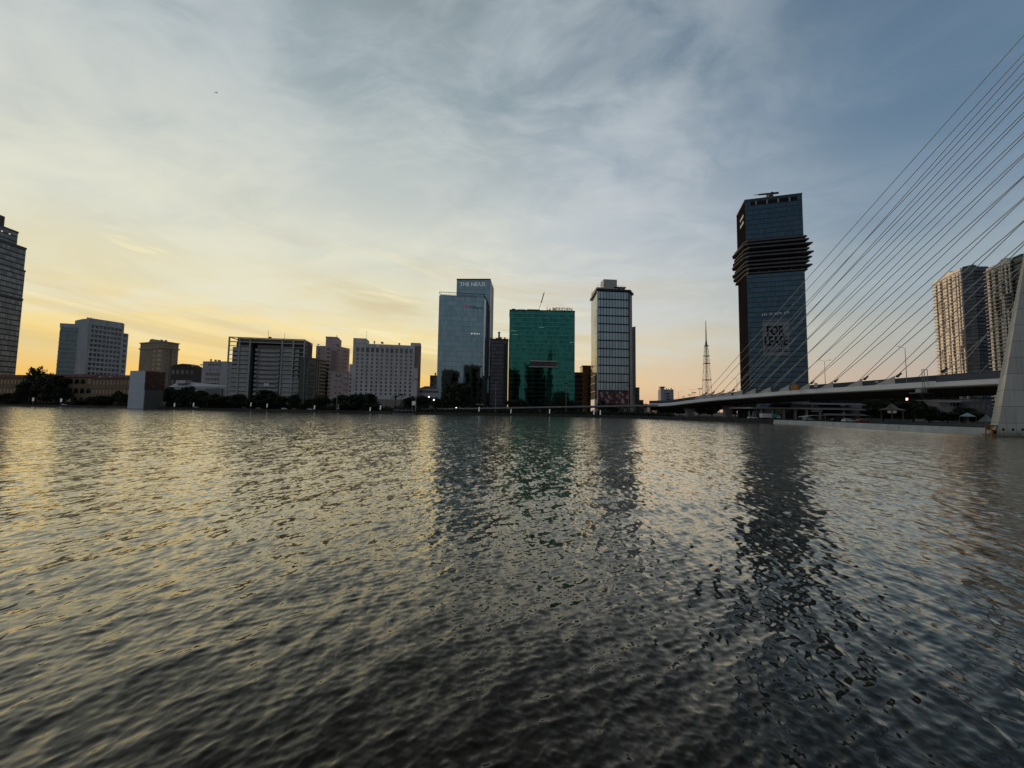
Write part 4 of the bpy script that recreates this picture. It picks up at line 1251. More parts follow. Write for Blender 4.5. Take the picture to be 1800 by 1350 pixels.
    m.quad(*p, ((u0,z0),(u1,z0),(u1,z1),(u0,z1)))
    q = [F.p(u0, z0, .03), F.p(u1, z0, .03), F.p(u1, z1, .03), F.p(u0, z1, .03)]
    for k in range(4): m.quad(q[k], q[(k+1) % 4], p[(k+1) % 4], p[k])
    m.build('lease_banner', mb_, root)
    mk = plain('banner_ink', (.004, .005, .009), .8, 0, .02, spec=0)
    hgt = z1-z0; uc = (u0+u1)/2
    text('FOR', root, F, uc-.4, z0+hgt*.575, 11.0, mk, 'lettering', .2, .04, .62, 'CENTER', .30)
    text('LEASE', root, F, uc, z0+hgt*.285, 10.6, mk, 'lettering', .2, .04, .62, 'CENTER', .30)
    text('091 711 84 88', root, F, uc, z0+hgt*.09, 4.6, mk, 'lettering', .2, .04, .58, 'CENTER', .08)
    m = MB(); rr = random.Random(3)
    for k in range(15):
        u = u0 + (u1-u0)*k/14
        if k in (3, 6, 11): continue
        zz = zat(1362, 555.5, Y0) + .08*k + rr.uniform(-.4, .4)
        m.obox(F, u, u+.5, zz-.7, zz+.9, 0.02, .14)
    m.build('facade_lights', glow('facade_lamp', (.6, .62, .6), .05), root)
    # roof crane (window-cleaning boom)
    base = Vector((at_Y(1353, 345, Y0+14).x, Y0+14, H))
    r2 = thing('roof_crane', base, 'dark boom of a window cleaning crane on top of the skyscraper', 'crane')
    m = MB(); m.box(base.x-2, base.x+2, base.y-2, base.y+2, H, zat(1353, 341.5, Y0+14)); m.build('slew_base', M_dmetal, r2)
    A, B = at_Y(1334, 342.2, Y0+14), at_Y(1368, 339, Y0+14)
    m = MB(); m.tube(A, B, .75, 1.0, 8); m.build('boom', M_dmetal, r2)
    m = MB(); m.tube(at_Y(1325, 343, Y0+14), A, .2, .4, 6); m.build('boom_tip', M_dmetal, r2)
    m = MB(); m.ball(at_Y(1357, 339.6, Y0+14), 1.4, 8); m.build('winch', M_dmetal, r2)
dark_tower()

# 22. curved apartment towers behind the bridge
def apartments():
    mc = plain('apartment_cream', (.76, .70, .62), .8); md = plain('apartment_slab', (.76, .70, .62), .8)
    mg = curtain('apartment_dark_glass', (.035, .05, .07), 2.6, 3.3, (.25, .95), (.045, .052, .065), tilt=.02, rough=.18, vary=.5)
    def tower(H, lpts, dpts, back, label):
        L = tops(H, *lpts); Dk = tops(H, *dpts)
        root = thing('apartment_tower', (L[-1].x, L[-1].y, LZ), label, 'apartment tower', 'apartment towers beyond the bridge')
        poly = list(L) + list(Dk) + [Vector(Dk[-1] if Dk else L[-1]) + Vector(back), Vector(L[0]) + Vector(back)*.6]
        m = MB(); m.prism(poly, LZ, H); m.build('body', plain('apartment_recess', (.06, .05, .042), .85), root)
        nf = 42; fl = (H-LZ)/nf
        for i, (p, q) in enumerate(zip(L[:-1], L[1:])):
            F = Frame(p, q)
            for r in range(1, nf+1):
                m = MB(); z = LZ+r*fl
                m.obox(F, .1, F.L-.1, z-.25, z+fl-.75, -.2, 1.1); m.obox(F, (-1.6 if i == 0 else .1), F.L-.1, z-.55, z-.26, -.2, 1.8)
                o = m.build('balcony_slab', md, root)
            # dark vertical slots
            m = MB()
            for f0, f1 in ((.20, .36), (.60, .82)):
                m.obox(F, F.L*f0, F.L*f1, LZ+2, H-1.5, 0, 1.16)
            m.build('slot', plain('apartment_slot', (.03, .027, .025), .7), root)
            rr = random.Random(i*5+len(label)); m = MB()
            for k in range(5):
                r = rr.randrange(2, nf-5); u = rr.choice((.1, .5, .58, .9))*F.L
                m = MB(); m.obox(F, u-.35, u+.35, LZ+r*fl, LZ+(r+rr.randrange(2, 6))*fl, 1.11, 1.3)
                m.build('vertical_frame', M_dk, root)
            m = MB(); m.obox(F, 0, F.L*.62, H, H+2.2*(i % 2+.6), -5, 1.0); m.build('roof_wall', mc, root)
        dp = [L[-1]] + list(Dk)
        for p, q in zip(dp[:-1], dp[1:]):
            F = Frame(p, q)
            m = MB(); m.quad(F.p(0, LZ, .15), F.p(F.L, LZ, .15), F.p(F.L, H+1, .15), F.p(0, H+1, .15), ((0,0),(F.L,0),(F.L,H),(0,H)))
            m.quad(F.p(0, H+1, .15), F.p(F.L, H+1, .15), F.p(F.L, H+1, -.5), F.p(0, H+1, -.5))
            m.build('dark_glazing', mg, root)
            for r in range(0, nf, 1):
                if r % 1 == 0:
                    m = MB(); m.obox(F, .3, F.L-.3, LZ+r*fl-.25, LZ+r*fl+.3, .15, .9); m.build('dark_slab', plain('apartment_dark_slab', (.05, .055, .07), .6), root)
        m = MB(); m.obox(Frame(dp[0], dp[1]), 0, 6, H+1, H+3, -6, -.6); m.build('roof_plant', M_dmetal, root)
    Y0 = 300
    H = zat(1691, 475, Y0)
    tower(H, [(1643.5, 499.5), (1663, 489), (1679, 480.5), (1691, 475.5)], [(1713, 470.5), (1737, 470.5)], (75, 44), 'curved apartment tower with cream balconied flank and dark glazed middle, left of the pylon')
    H2 = zat(1745, 471, 246)
    tower(H2, [(1737.5, 476.5), (1762, 466), (1778, 461)], [(1800, 452), (1840, 440)], (75, 44), 'second cream balconied apartment tower partly hidden behind the pylon')
apartments()
def roof_clutter(root, F, d, H, n, seed=1):
    rr = random.Random(seed); used = []
    for k in range(n):
        u = rr.uniform(.05, .9)*F.L; w = rr.uniform(1.2, 3.2); h = rr.uniform(.9, 2.4); b = rr.uniform(2, max(3, d-4))
        if any(abs(u-q) < 3.6 for q in used): continue
        used.append(u); m = MB()
        if rr.random() < .35: m.tube(F.p(u, H+.02, -b), F.p(u, H+h+.6, -b), w*.5, w*.5, 10); m.build('water_tank', M_metal, root)
        else: m.obox(F, u-w/2, u+w/2, H+.02, H+h, -b-w/2, -b+w/2); m.build('roof_unit', M_white2 if rr.random() < .5 else M_metal, root)
for r_ in [o for o in COL.objects if o.get('category') in ('hotel', 'building') and o.parent is None]:
    for w_ in [c for c in r_.children if c.name.split('.')[0] in ('wall', 'main_wing', 'body') and len(c.data.vertices) >= 16]:
        me_ = w_.data; co = [v.co for v in me_.vertices]; zt_ = max(c.z for c in co)
        a_, b_ = co[0], co[1]
        if (b_-a_).length < 12: continue
        o_ = woff(w_); F_ = Frame((a_.x+o_.x, a_.y+o_.y), (b_.x+o_.x, b_.y+o_.y))
        roof_clutter(r_, F_, 10, zt_+o_.z+(1.0 if 'terrace' not in r_['label'] else .5), 5, len(r_['label']))
#@@BRIDGE
# ------------------------------------------------------------------ cable-stayed bridge
edge_px = [(1990, 92, 668), (1850, 100, 671), (1745, 112, 675), (1640, 129, 680.0), (1510, 155, 687), (1400, 187, 692.5), (1350, 203, 696), (1300, 220, 700), (1250, 236, 704.3), (1207, 252, 709), (1172, 268, 713.2), (1140, 279, 714.0), (1100, 285, 714.6), (1000, 290, 716.2), (900, 300, 718), (840, 300, 719), (744, 298, 720.5), (680, 302, 723)]
E = [at_Y(px, py, Y) for px, Y, py in edge_px]
def cat(P, n):
    out = []
    for i in range(len(P)-1):
        p0, p1, p2, p3 = P[max(i-1, 0)], P[i], P[i+1], P[min(i+2, len(P)-1)]
        for k in range(n):
            t = k/n
            out.append(0.5*((2*p1) + (p2-p0)*t + (2*p0-5*p1+4*p2-p3)*t*t + (3*p1-p0-3*p2+p3)*t**3))
    out.append(P[-1]); return out
EP = cat(E, 8)
nb = 11*8
edge_b, edge_f = EP[:nb+1], EP[nb-4:]
def normals(P):
    N = []
    for i in range(len(P)):
        d = (P[min(i+1, len(P)-1)] - P[max(i-1, 0)]); d.z = 0; d.normalize()
        N.append(Vector((d.y, -d.x, 0)))       # right of the travel direction: towards the deck's middle
    return N
NB = normals(edge_b)
bridge = thing('cable_stayed_bridge', (edge_b[20].x, edge_b[20].y, LZ), 'cable stayed bridge with pale streamlined deck, leaning concrete pylon and fans of cables', 'bridge')
def sweep(P, N, prof, name, mat, parent, smooth=False, widths=None):
    """prof: (across, up) points, across measured from the edge towards the middle"""
    m = MB(); n = len(prof)
    rings = [[p + N[i]*(a*(widths[i] if widths else 1)) + Vector((0,0,v)) for a, v in prof] for i, p in enumerate(P)]
    for i in range(len(P)-1):
        for k in range(n):
            j = (k+1) % n
            m.quad(rings[i][k], rings[i][j], rings[i+1][j], rings[i+1][k])
    m.face(rings[0]); m.face(rings[-1][::-1])
    return m.build(name, mat, parent, smooth)
mdeck = plain('deck_pale_paint', (.62, .605, .575), .45, 0, .10, .12, False, .4)
mdk2 = plain('deck_underside', (.055, .055, .055), .9)
mpan = plain('deck_panel_slate', (.045, .055, .075), .5, .2, .12)
DW = 25.0
widths = [1.0]*len(edge_b)
sweep(edge_b, NB, [(0.0, 0.0), (.12, .35), (.45, .75), (1.3, 2.0), (1.6, 2.05), (1.6, .5), (DW-1.6, .5), (DW-1.6, 2.05), (DW-1.3, 2.0), (DW-.45, .75), (DW, 0), (DW-.4, -.35), (DW-1.2, -.6), (1.2, -.6), (.4, -.35)], 'deck', mdeck, bridge)
sweep(edge_b, NB, [(1.3, -.62), (DW-1.3, -.62), (DW-6, -2.6), (6, -2.6)], 'girder', mdk2, bridge)
sweep(edge_b, NB, [(1.62, 1.0), (1.62, 3.9), (1.85, 4.0), (2.0, 3.9), (2.0, 1.0)], 'barrier', mpan, bridge)
sweep(edge_b, NB, [(DW-2.0, 1.0), (DW-2.0, 3.2), (DW-1.85, 3.3), (DW-1.62, 3.2), (DW-1.62, 1.0)], 'barrier', mpan, bridge)
# locate an edge point by picture column
proj_edge = [(project(p)[0], i) for i, p in enumerate(edge_b)]
def on_edge(px):
    for (x0, i), (x1, j) in zip(proj_edge[:-1], proj_edge[1:]):
        if x1 <= px <= x0:
            t = (x0-px)/(x0-x1)
            P = edge_b[i].lerp(edge_b[j], t); N = NB[i].lerp(NB[j], t).normalized(); return P, N
    raise ValueError(px)
anch = [1645, 1567.5, 1510.5, 1459.5, 1418.5, 1383, 1351.5, 1325, 1302, 1283, 1265, 1248, 1235, 1224]
ycross = [478, 440, 403, 363, 325, 286, 249, 214, 179, 145.5, 112, 80]   # where near-plane cables leave the frame
mfin = plain('anchor_pale', (.50, .49, .47), .6)
for k, px in enumerate(anch[:13]):
    P, N = on_edge(px); Tn = Vector((-N.y, N.x, 0))       # travel direction (away)
    hgt = 4.9 if k else 5.2; ln = 7.5 if k else 3.0
    def fin(side):
        o0 = 1.35 if side == 0 else DW-2.0
        m = MB(); w = .22 if side == 0 else .6
        A = P + N*o0 + Vector((0,0,1.9)); Bq = A + Tn*ln
        m.hexa([A, A+N*w, Bq+N*w, Bq, A+Vector((0,0,hgt-1.9)), A+N*w+Vector((0,0,hgt-1.9)), Bq+N*w+Vector((0,0,.05)), Bq+Vector((0,0,.05))])
        return m.build('anchor_fin', mfin, bridge)
    fo = fin(0) if k else bridge
    m = MB(); c0 = P + N*1.9 + Vector((0,0,hgt-.1)) - Tn*.6
    m.ball(c0, .55, 8); m.tube(c0, c0 - Tn*1.4 + Vector((0,0,.9)), .35, .3); m.build('anchor_socket', M_dmetal, fo)
# raised parapet next to the pylon
seg = [p for p, n in zip(edge_b, NB) if 1640 < project(p)[0] < 1900]; sn = [n for p, n in zip(edge_b, NB) if 1640 < project(p)[0] < 1900]
sweep(seg, sn, [(1.0, 1.6), (1.5, 3.6), (1.9, 3.6), (1.9, 1.6)], 'raised_parapet', mpan, bridge)
# pylon: two leaning legs that meet above the deck
def joint_concrete():
    m, t, b = mat_new('pylon_concrete')
    g = t.add('ShaderNodeNewGeometry').outputs['Position']
    x, y, z = t.sep(g)
    jl = t.math('LESS_THAN', t.math('FRACT', t.math('DIVIDE', t.math('ADD', z, .7), 4.05)), .022)
    n = t.noise(t.vmath('MULTIPLY', g, (1, 1, .22)), .5, 7, .62); n2 = t.noise(g, 3.5, 5, .6)
    row = t.math('FLOOR', t.math('DIVIDE', t.math('ADD', z, .7), 4.05))
    wn = t.add('ShaderNodeTexWhiteNoise', noise_dimensions='1D'); t.put(wn.inputs['W'], row)
    f = t.math('ADD', t.math('ADD', t.math('MULTIPLY', n, .55), t.math('MULTIPLY', n2, .25)), t.math('MULTIPLY', wn.outputs['Value'], .2))
    c = t.ramp(f, [(.25, (.39, .375, .335)), (.75, (.58, .555, .50))])
    c = t.mix(jl, c, (.12, .115, .105))
    sk = t.smooth(t.noise(t.vmath('MULTIPLY', g, (1.6, 1.6, .05)), 1.0, 5, .65), .52, .74)
    c = t.mix(t.math('MULTIPLY', sk, .45), c, (.17, .165, .14))
    stain = t.smooth(z, 2.2, .3)
    c = t.mix(t.math('MULTIPLY', stain, t.smooth(n, .35, .6)), c, (.10, .095, .07))
    t.put(b.inputs['Base Color'], c); b.inputs['Roughness'].default_value = .85
    bp = t.add('ShaderNodeBump'); bp.inputs['Strength'].default_value = .3; bp.inputs['Distance'].default_value = .05
    t.put(bp.inputs['Height'], t.math('SUBTRACT', n2, t.math('MULTIPLY', jl, 1.0))); t.put(b.inputs['Normal'], bp.outputs[0])
    return m
M_py = joint_concrete()
PY0 = 98.0
YF, YB = 94.0, 102.5                                 # front and back planes of the near leg
B0, B1 = at_Y(1738, 763, YB), at_Y(1799, 448, YB)    # silhouette edge (back left corner)
F0, F1 = at_Y(1752.5, 764, YF), at_Y(1803, 448, YF)  # inner edge (front left corner)
def pyl_x(A, B, z): return A.x + (B.x-A.x)*(z-A.z)/(B.z-A.z)
def pylon_leg():
    m = MB(); rings = []
    for z in [-2, 10, 20, 34, 47, 60, 75, 90, 105, 128]:
        xf, xb = pyl_x(F0, F1, z), pyl_x(B0, B1, z); w = 16 - 9*max(0, min(1, z/120))
        xb = max(xb, xf+.6)
        rings.append([Vector(p) for p in ((xf, YF, z), (xf+w, YF, z), (xf+w+4, YF+3, z), (xf+w+4, YB-1, z), (xf+w, YB, z), (xb, YB, z))])
    n = 6
    for r0, r1 in zip(rings[:-1], rings[1:]):
        for k in range(n): m.quad(r0[k], r0[(k+1) % n], r1[(k+1) % n], r1[k])
    m.face(rings[-1])
    return m
leg_o = pylon_leg().build('pylon_leg', M_py, bridge)
for k in range(3):
    p = at_Y(1764+17*k, 755, YF-.05); m = MB(); m.tube((p.x, YF-.06, p.z), (p.x, YF+.3, p.z), .32, .32, 10); m.build('drain_hole', M_black, leg_o)
m = MB(); w0 = pyl_x(F0, F1, 0)
m.hexa([(w0-.8,YF-.7,-1.5),(w0+22,YF-.7,-1.5),(w0+22,YB+1,-1.5),(w0+8,YB+1,-1.5),(w0-.8,YF-.7,.35),(w0+22,YF-.7,.35),(w0+22,YB+1,.35),(w0+8,YB+1,.35)])
m.build('pile_cap', plain('wet_concrete', (.12, .115, .09), .6, 0, .3, .8), bridge)
# cables: near and far plane
mcab = plain('cable_sheath', (.52, .52, .51), .5, .1, .08)
def pyl_axis(z): return Vector((pyl_x(F0, F1, z) + 9, PY0 + 2 - .03*z, z))
def solve_top(N0, px, py):
    a = project(N0); best = None
    lo, hi = 30.0, 200.0
    for _ in range(50):
        z = .5*(lo+hi); q = project(pyl_axis(z))
        yy = a[1] + (q[1]-a[1])*(px-a[0])/(q[0]-a[0])
        if yy < py: hi = z
        else: lo = z
    return z
cable_tops = []
for k in range(1, 13):
    P, N = on_edge(anch[k] if k < 13 else 1224); Tn = Vector((-N.y, N.x, 0))
    N0 = P + N*1.8 + Vector((0,0,4.6))
    if k <= 12:
        kk = k-1
    z = solve_top(N0, 1800, ycross[kk]); T = pyl_axis(z); cable_tops.append(z)
    m = MB(); m.tube(N0, T + Vector((-3, 0, 0)), .12, .12, 6, False); m.build('cable', mcab, bridge)
    N1 = P + N*(DW-1.8) + Vector((0,0,3.8))
    m = MB(); m.tube(N1, T + Vector((3, 0, 0)), .12, .12, 6, False); m.build('cable', mcab, bridge)
# short cable by the pylon
for px, zz in ((1645, cable_tops[0]-9), (1712, cable_tops[0]-17)):
    P, N = on_edge(px); 
    for o in (1.8, DW-1.8):
        m = MB(); m.tube(P + N*o + Vector((0,0,3.6)), pyl_axis(zz), .11, .11, 6, False); m.build('cable', mcab, bridge)
print('CABLETOPS', [round(z, 1) for z in cable_tops])
# piers under the far end
for px, Y in ((1212, 262), (1279, 243)):
    x = xg(px, Y); m = MB()
    top = min(edge_b, key=lambda p: abs(p.y-Y)).z - .6
    m.hexa([(x-2.0,Y-1.5,LZ-2.5),(x+2.0,Y-1.5,LZ-2.5),(x+2.0,Y+1.5,LZ-2.5),(x-2.0,Y+1.5,LZ-2.5),(x-2.2,Y-1.5,top-4),(x+2.2,Y-1.5,top-4),(x+2.2,Y+1.5,top-4),(x-2.2,Y+1.5,top-4)])
    m.hexa([(x-2.2,Y-1.5,top-4),(x+2.2,Y-1.5,top-4),(x+2.2,Y+1.5,top-4),(x-2.2,Y+1.5,top-4),(x-4.5,Y-2,top),(x+4.5,Y-2,top),(x+4.5,Y+2,top),(x-4.5,Y+2,top)])
    m.build('pier', M_conc, bridge)

# flyover along the far bank
NF = normals(edge_f)
fly = thing('flyover', (edge_f[10].x, edge_f[10].y, LZ), 'grey elevated road running along the far bank from the bridge end', 'road')
zmin = LZ+.6
for p in edge_f: p.z = max(p.z, zmin)
sweep(edge_f, NF, [(0, 0), (0, 1.1), (.3, 1.1), (.3, .45), (8.7, .45), (8.7, 1.1), (9, 1.1), (9, 0), (7, -.7), (2, -.7)], 'deck', plain('flyover_concrete', (.24, .24, .235), .8), fly)
for i in range(6, len(edge_f)-14, 6):
    p = edge_f[i] + NF[i]*4.5; m = MB()
    m.box(p.x-.8, p.x+.8, p.y-.8, p.y+.8, LZ-.3, p.z-.7); m.build('pier', M_conc, fly)
#@@SMALL
# ------------------------------------------------------------------ trees
def leaf_mat(name, c0, c1):
    m, t, b = mat_new(name)
    g = t.add('ShaderNodeNewGeometry').outputs['Position']
    n = t.noise(g, .6, 4, .6)
    t.put(b.inputs['Base Color'], t.ramp(n, [(.3, c0), (.7, c1)]))
    b.inputs['Roughness'].default_value = .75; b.inputs['Specular IOR Level'].default_value = .2
    return m
M_leaf = [leaf_mat('leaf_dark', (.010, .017, .008), (.024, .036, .015)), leaf_mat('leaf_olive', (.014, .02, .009), (.034, .04, .017)), leaf_mat('leaf_deep', (.008, .015, .009), (.020, .031, .015))]
def crown_mesh(seed, nb, rad, hgt, leaf, per, mat):
    rr = random.Random(seed); vs = []; fs = []
    for b in range(nb):
        while True:
            c = Vector((rr.uniform(-1, 1), rr.uniform(-1, 1), rr.uniform(-1, 1)))
            if .25 < c.length < 1: break
        c = Vector((c.x*rad*.74, c.y*rad*.74, hgt*.5 + c.z*hgt*.40)); R0 = rad*rr.uniform(.20, .40)
        for k in range(per):
            d = Vector((rr.gauss(0,1), rr.gauss(0,1), rr.gauss(0,1))).normalized()
            p = c + Vector((d.x, d.y, d.z*.8))*R0*rr.uniform(.45, 1.12)
            n = (d + Vector((rr.gauss(0,.6), rr.gauss(0,.6), rr.gauss(0,.6)))).normalized()
            a = n.orthogonal().normalized(); a.rotate(Matrix.Rotation(rr.uniform(0, 6.28), 3, n)); bb = n.cross(a)
            s = leaf*rr.uniform(.6, 1.3); i = len(vs)
            vs += [p - a*s, p - bb*s*.5, p + a*s, p + bb*s*.5]; fs.append((i, i+1, i+2, i+3))
    me = bpy.data.meshes.new('crown'); me.from_pydata([tuple(v) for v in vs], [], fs); me.materials.append(mat)
    return me
def trunk_mesh(seed, h, r):
    rr = random.Random(seed); m = MB()
    m.tube((0,0,-.1), (rr.uniform(-.3,.3), rr.uniform(-.3,.3), h*.6), r, r*.6, 7)
    for k in range(5):
        a = k*1.26 + rr.uniform(-.3, .3)
        m.tube((0,0,h*.5), (math.cos(a)*h*.35, math.sin(a)*h*.35, h*1.05), r*.5, r*.18, 5)
    me = bpy.data.meshes.new('trunk'); me.from_pydata([tuple(v) for v in m.v], [], m.f); me.materials.append(M_bark)
    return me
CROWNS = [crown_mesh(11+i, 34, 5.6, 9.6, .62, 75, M_leaf[i % 3]) for i in range(5)]      # unit tree: crown 10 m wide, 8.5 tall, sits from 2.2 m up
SPARSE = [crown_mesh(31+i, 15, 5.0, 9.0, .50, 55, M_leaf[i % 3]) for i in range(2)]
TRUNKS = [trunk_mesh(5+i, 4.5, .35) for i in range(3)]
def tree(px, Y, top, wpx, label, sparse=False, base=LZ, group='trees along the far bank', name='broadleaf_tree', seed=None):
    z1 = zat(px, top, Y); x = xg(px, Y); h = max(2.5, z1-base); w = wpx*Y/FPX
    root = thing(name, (x, Y, base), label, 'tree', group)
    rr = random.Random(int(px*7+Y) if seed is None else seed)
    k = h/10.7
    c = bpy.data.objects.new('crown', rr.choice(SPARSE if sparse else CROWNS)); COL.objects.link(c); c.parent = root
    c.location = (0, 0, (2.0 if sparse else .7)*k); c.scale = (w/10.0, w/10.0, k); c.rotation_euler = (0, 0, rr.uniform(0, 6.28))
    t = bpy.data.objects.new('trunk', rr.choice(TRUNKS)); COL.objects.link(t); t.parent = root
    t.scale = (w/14, w/14, k); t.rotation_euler = (0, 0, rr.uniform(0, 6.28))
    return root
T = [(14, 472, 690, 34, 'leftmost dark tree at the foot of the stepped tower', 0), (40, 468, 668, 30, 'dark tree just right of the stepped tower podium', 0),
     (60, 462, 644, 34, 'tall ragged tree breaking the sunset sky right of the stepped tower', 1), (86, 458, 651, 38, 'tall dark tree left of the white hotel', 0),
     (104, 455, 676, 24, 'shorter dark tree before the loggia wing', 0), (22, 458, 700, 24, 'small dark bush on the left bank by the frame edge', 0),
     (178, 426, 694, 42, 'round dark bush on the embankment before the colonial end wing', 0), (144, 440, 702, 22, 'low dark shrub left of the round bush', 0),
     (215, 405, 690, 20, 'narrow dark tree close behind the blank panel', 0), (205, 430, 684, 16, 'thin dark tree before the end of the colonial wing', 0),
     (300, 368, 678, 30, 'dark tree touching the red picture panel', 0), (326, 366, 676, 36, 'highest dark tree under the pale hall', 0), (350, 362, 684, 34, 'dark tree under the middle of the pale hall', 0),
     (374, 360, 691, 32, 'dark tree below the white mid rise', 0), (398, 357, 694, 32, 'dark tree at the left foot of the concrete frame building', 0), (420, 352, 691, 34, 'dark tree below the left bay of the concrete frame building', 0),
     (444, 345, 698, 30, 'low dark tree left of the centre of the concrete frame building', 0), (468, 338, 683, 42, 'large dark tree before the recessed centre of the concrete building', 0),
     (494, 334, 694, 28, 'dark tree right of the large one before the concrete building', 0), (517, 330, 691, 22, 'narrow dark tree before the right bays of the concrete building', 0),
     (545, 330, 700, 28, 'low dark tree before the green annex', 0), (566, 330, 694, 34, 'dark tree before the louvred block', 0), (600, 325, 692, 30, 'dark tree before the pink hotel front', 0),
     (626, 314, 690, 50, 'big spreading tree before the left half of the slab hotel', 0), (650, 322, 690, 30, 'dark tree right of the big spreading tree', 0), (612, 306, 706, 40, 'low wide tree at the water before the pink hotel', 0), (655, 300, 707, 30, 'low wide tree at the water before the slab hotel', 0),
     (742, 330, 692, 34, 'dark tree under the sunset gap', 0), (722, 335, 696, 30, 'dark tree before the right end of the slab hotel', 0), (768, 335, 698, 24, 'dark tree at the left foot of the blue tower', 0),
     (803, 330, 666, 48, 'tallest rounded dark tree before the blue glass tower', 0), (786, 322, 690, 26, 'dark tree left of the rounded tree before the blue tower', 0), (824, 325, 694, 26, 'dark tree right of the rounded tree before the blue tower', 0),
     (910, 326, 699, 40, 'dark tree before the left half of the green tower', 0), (988, 330, 698, 34, 'dark tree before the right half of the green tower', 0), (968, 326, 702, 26, 'smaller dark tree before the middle of the green tower', 0), (1003, 330, 702, 22, 'small dark tree at the right corner of the green tower', 0),
     (1056, 318, 703, 24, 'ragged tree rising past the flyover before the maroon banner', 1), (1075, 322, 708, 26, 'bushy tree behind the flyover before the maroon banner', 0),
     (1180, 330, 700, 16, 'dark tree at the left foot of the far pale block', 0), (1200, 330, 699.5, 22, 'dark tree crown above the bridge end', 0), (1238, 380, 692, 22, 'dark tree at the foot of the lattice mast', 0), (1250, 360, 694, 20, 'dark tree right of the lattice mast foot', 0)]
for px, Y, ty, w, lab, sp in T: tree(px, Y, ty, w, lab, bool(sp))
TR = [(1552, 200, 705, 46, 'dark tree left of the gazebo'), (1604, 190, 700, 50, 'dark tree right of the gazebo'), (1632, 176, 712, 40, 'bushy tree below the bridge ladder'), (1665, 170, 722, 44, 'low green bush before the pale windowed house'),
      (1692, 185, 714, 40, 'dark tree right of the pale windowed house'), (1716, 170, 722, 30, 'dark bush beside the pylon'), (1532, 240, 698, 36, 'tall dark tree beyond the flat roofed pavilion'), (1580, 235, 696, 40, 'tall dark tree behind the gazebo'), (1650, 230, 700, 50, 'tall dark tree under the bridge near the pylon')]
for px, Y, ty, w, lab in TR: tree(px, Y, ty, w, lab, group='trees under the bridge')
# low shrubbery under the trees, one mass
def shrubbery(ranges, name, dens=2.2):
    rr = random.Random(77); vs = []; fs = []
    for p0, p1, back, h0, h1 in ranges:
        x = p0
        while x < p1:
            Yb = bank_Y(x)+back+rr.uniform(-3, 7); X = xg(x, Yb); hh = rr.uniform(h0, h1); rad = rr.uniform(1.6, 3.0)
            for k in range(46):
                d = Vector((rr.gauss(0,1), rr.gauss(0,1), abs(rr.gauss(0,1)))).normalized()
                p = Vector((X+d.x*rad, Yb+d.y*rad, LZ+d.z*hh*rr.uniform(.5, 1)+.1)); n = (d+Vector((rr.gauss(0,.6), rr.gauss(0,.6), rr.gauss(0,.6)))).normalized()
                a = n.orthogonal().normalized(); b = n.cross(a); s_ = rr.uniform(.35, .8); i0 = len(vs)
                vs.extend([p-a*s_, p-b*s_*.6, p+a*s_, p+b*s_*.6]); fs.append((i0, i0+1, i0+2, i0+3))
            x += dens*rr.uniform(.7, 1.3)
    me = bpy.data.meshes.new(name); me.from_pydata([tuple(v) for v in vs], [], fs); me.materials.append(M_leaf[0])
    o = bpy.data.objects.new(name, me); COL.objects.link(o); o['kind'] = 'stuff'
    tag(o, 'dark low shrubs in a continuous belt under the trees of the far bank', 'shrubs')
def bank_Y(px):
    for (p0, y0), (p1, y1) in zip(bank_px[:-1], bank_px[1:]):
        if p0 <= px <= p1: return y0 + (y1-y0)*(px-p0)/(p1-p0)
shrubbery([(0, 228, 10, 2, 6), (290, 770, 14, 3, 7), (292, 600, 20, 4, 9), (770, 1030, 8, 1.5, 3.5), (1030, 1180, 8, 1.5, 4)], 'shrubs')
# palms
def palm(px, Y, top, label):
    z1 = zat(px, top, Y); x = xg(px, Y); h = z1-LZ
    root = thing('palm_tree', (x, Y, LZ), label, 'palm', 'palms before the slab hotel')
    m = MB(); m.tube((x, Y, LZ), (x+.3, Y, LZ+h*.82), .35, .22, 7); m.build('trunk', M_bark, root)
    rr = random.Random(px); m = MB(); c = Vector((x+.3, Y, LZ+h*.82))
    for k in range(16):
        a = k*.4+rr.uniform(-.1, .1); el = rr.uniform(.1, 1.1); L = h*.28*rr.uniform(.8, 1.2); pr = c; w = .75
        for s in range(5):
            f = (s+1)/5; e = el - 1.5*f; q = pr + Vector((math.cos(a)*math.cos(e), math.sin(a)*math.cos(e), math.sin(e)))*L/5
            sd = Vector((-math.sin(a), math.cos(a), 0))*w*(1-.15*s)
            m.quad(pr-sd, q-sd*.85, q+sd*.85, pr+sd); pr = q
    m.build('crown', M_leaf[2], root)
for px, ty, lab in ((694, 692, 'left palm of three before the slab hotel'), (704, 688, 'tallest palm before the slab hotel'), (724, 692, 'right palm of three before the slab hotel')): palm(px, 318, ty, lab)

# ------------------------------------------------------------------ lamp posts and masts
def bank_Y(px):
    for (p0, y0), (p1, y1) in zip(bank_px[:-1], bank_px[1:]):
        if p0 <= px <= p1: return y0 + (y1-y0)*(px-p0)/(p1-p0)
def light_mast(px, Y, top, label, arms=2, base=LZ):
    x = xg(px, Y); z1 = zat(px, top, Y)
    root = thing('light_mast', (x, Y, base), label, 'lamp post', 'tall light masts')
    m = MB(); m.tube((x, Y, base), (x, Y, z1-.6), .22, .14, 6); m.build('pole', M_metal, root)
    m = MB(); m.tube((x, Y, z1-.7), (x, Y, z1-.4), 1.5, 1.5, 10); lr = m.build('lamp_ring', M_dmetal, root)
    for k in range(4):
        a = k*PI/2+.4; m = MB(); m.box(x+math.cos(a)*1.4-.3, x+math.cos(a)*1.4+.3, Y+math.sin(a)*1.4-.3, Y+math.sin(a)*1.4+.3, z1-1.0, z1-.3); m.build('lamp_head', M_dmetal, lr)
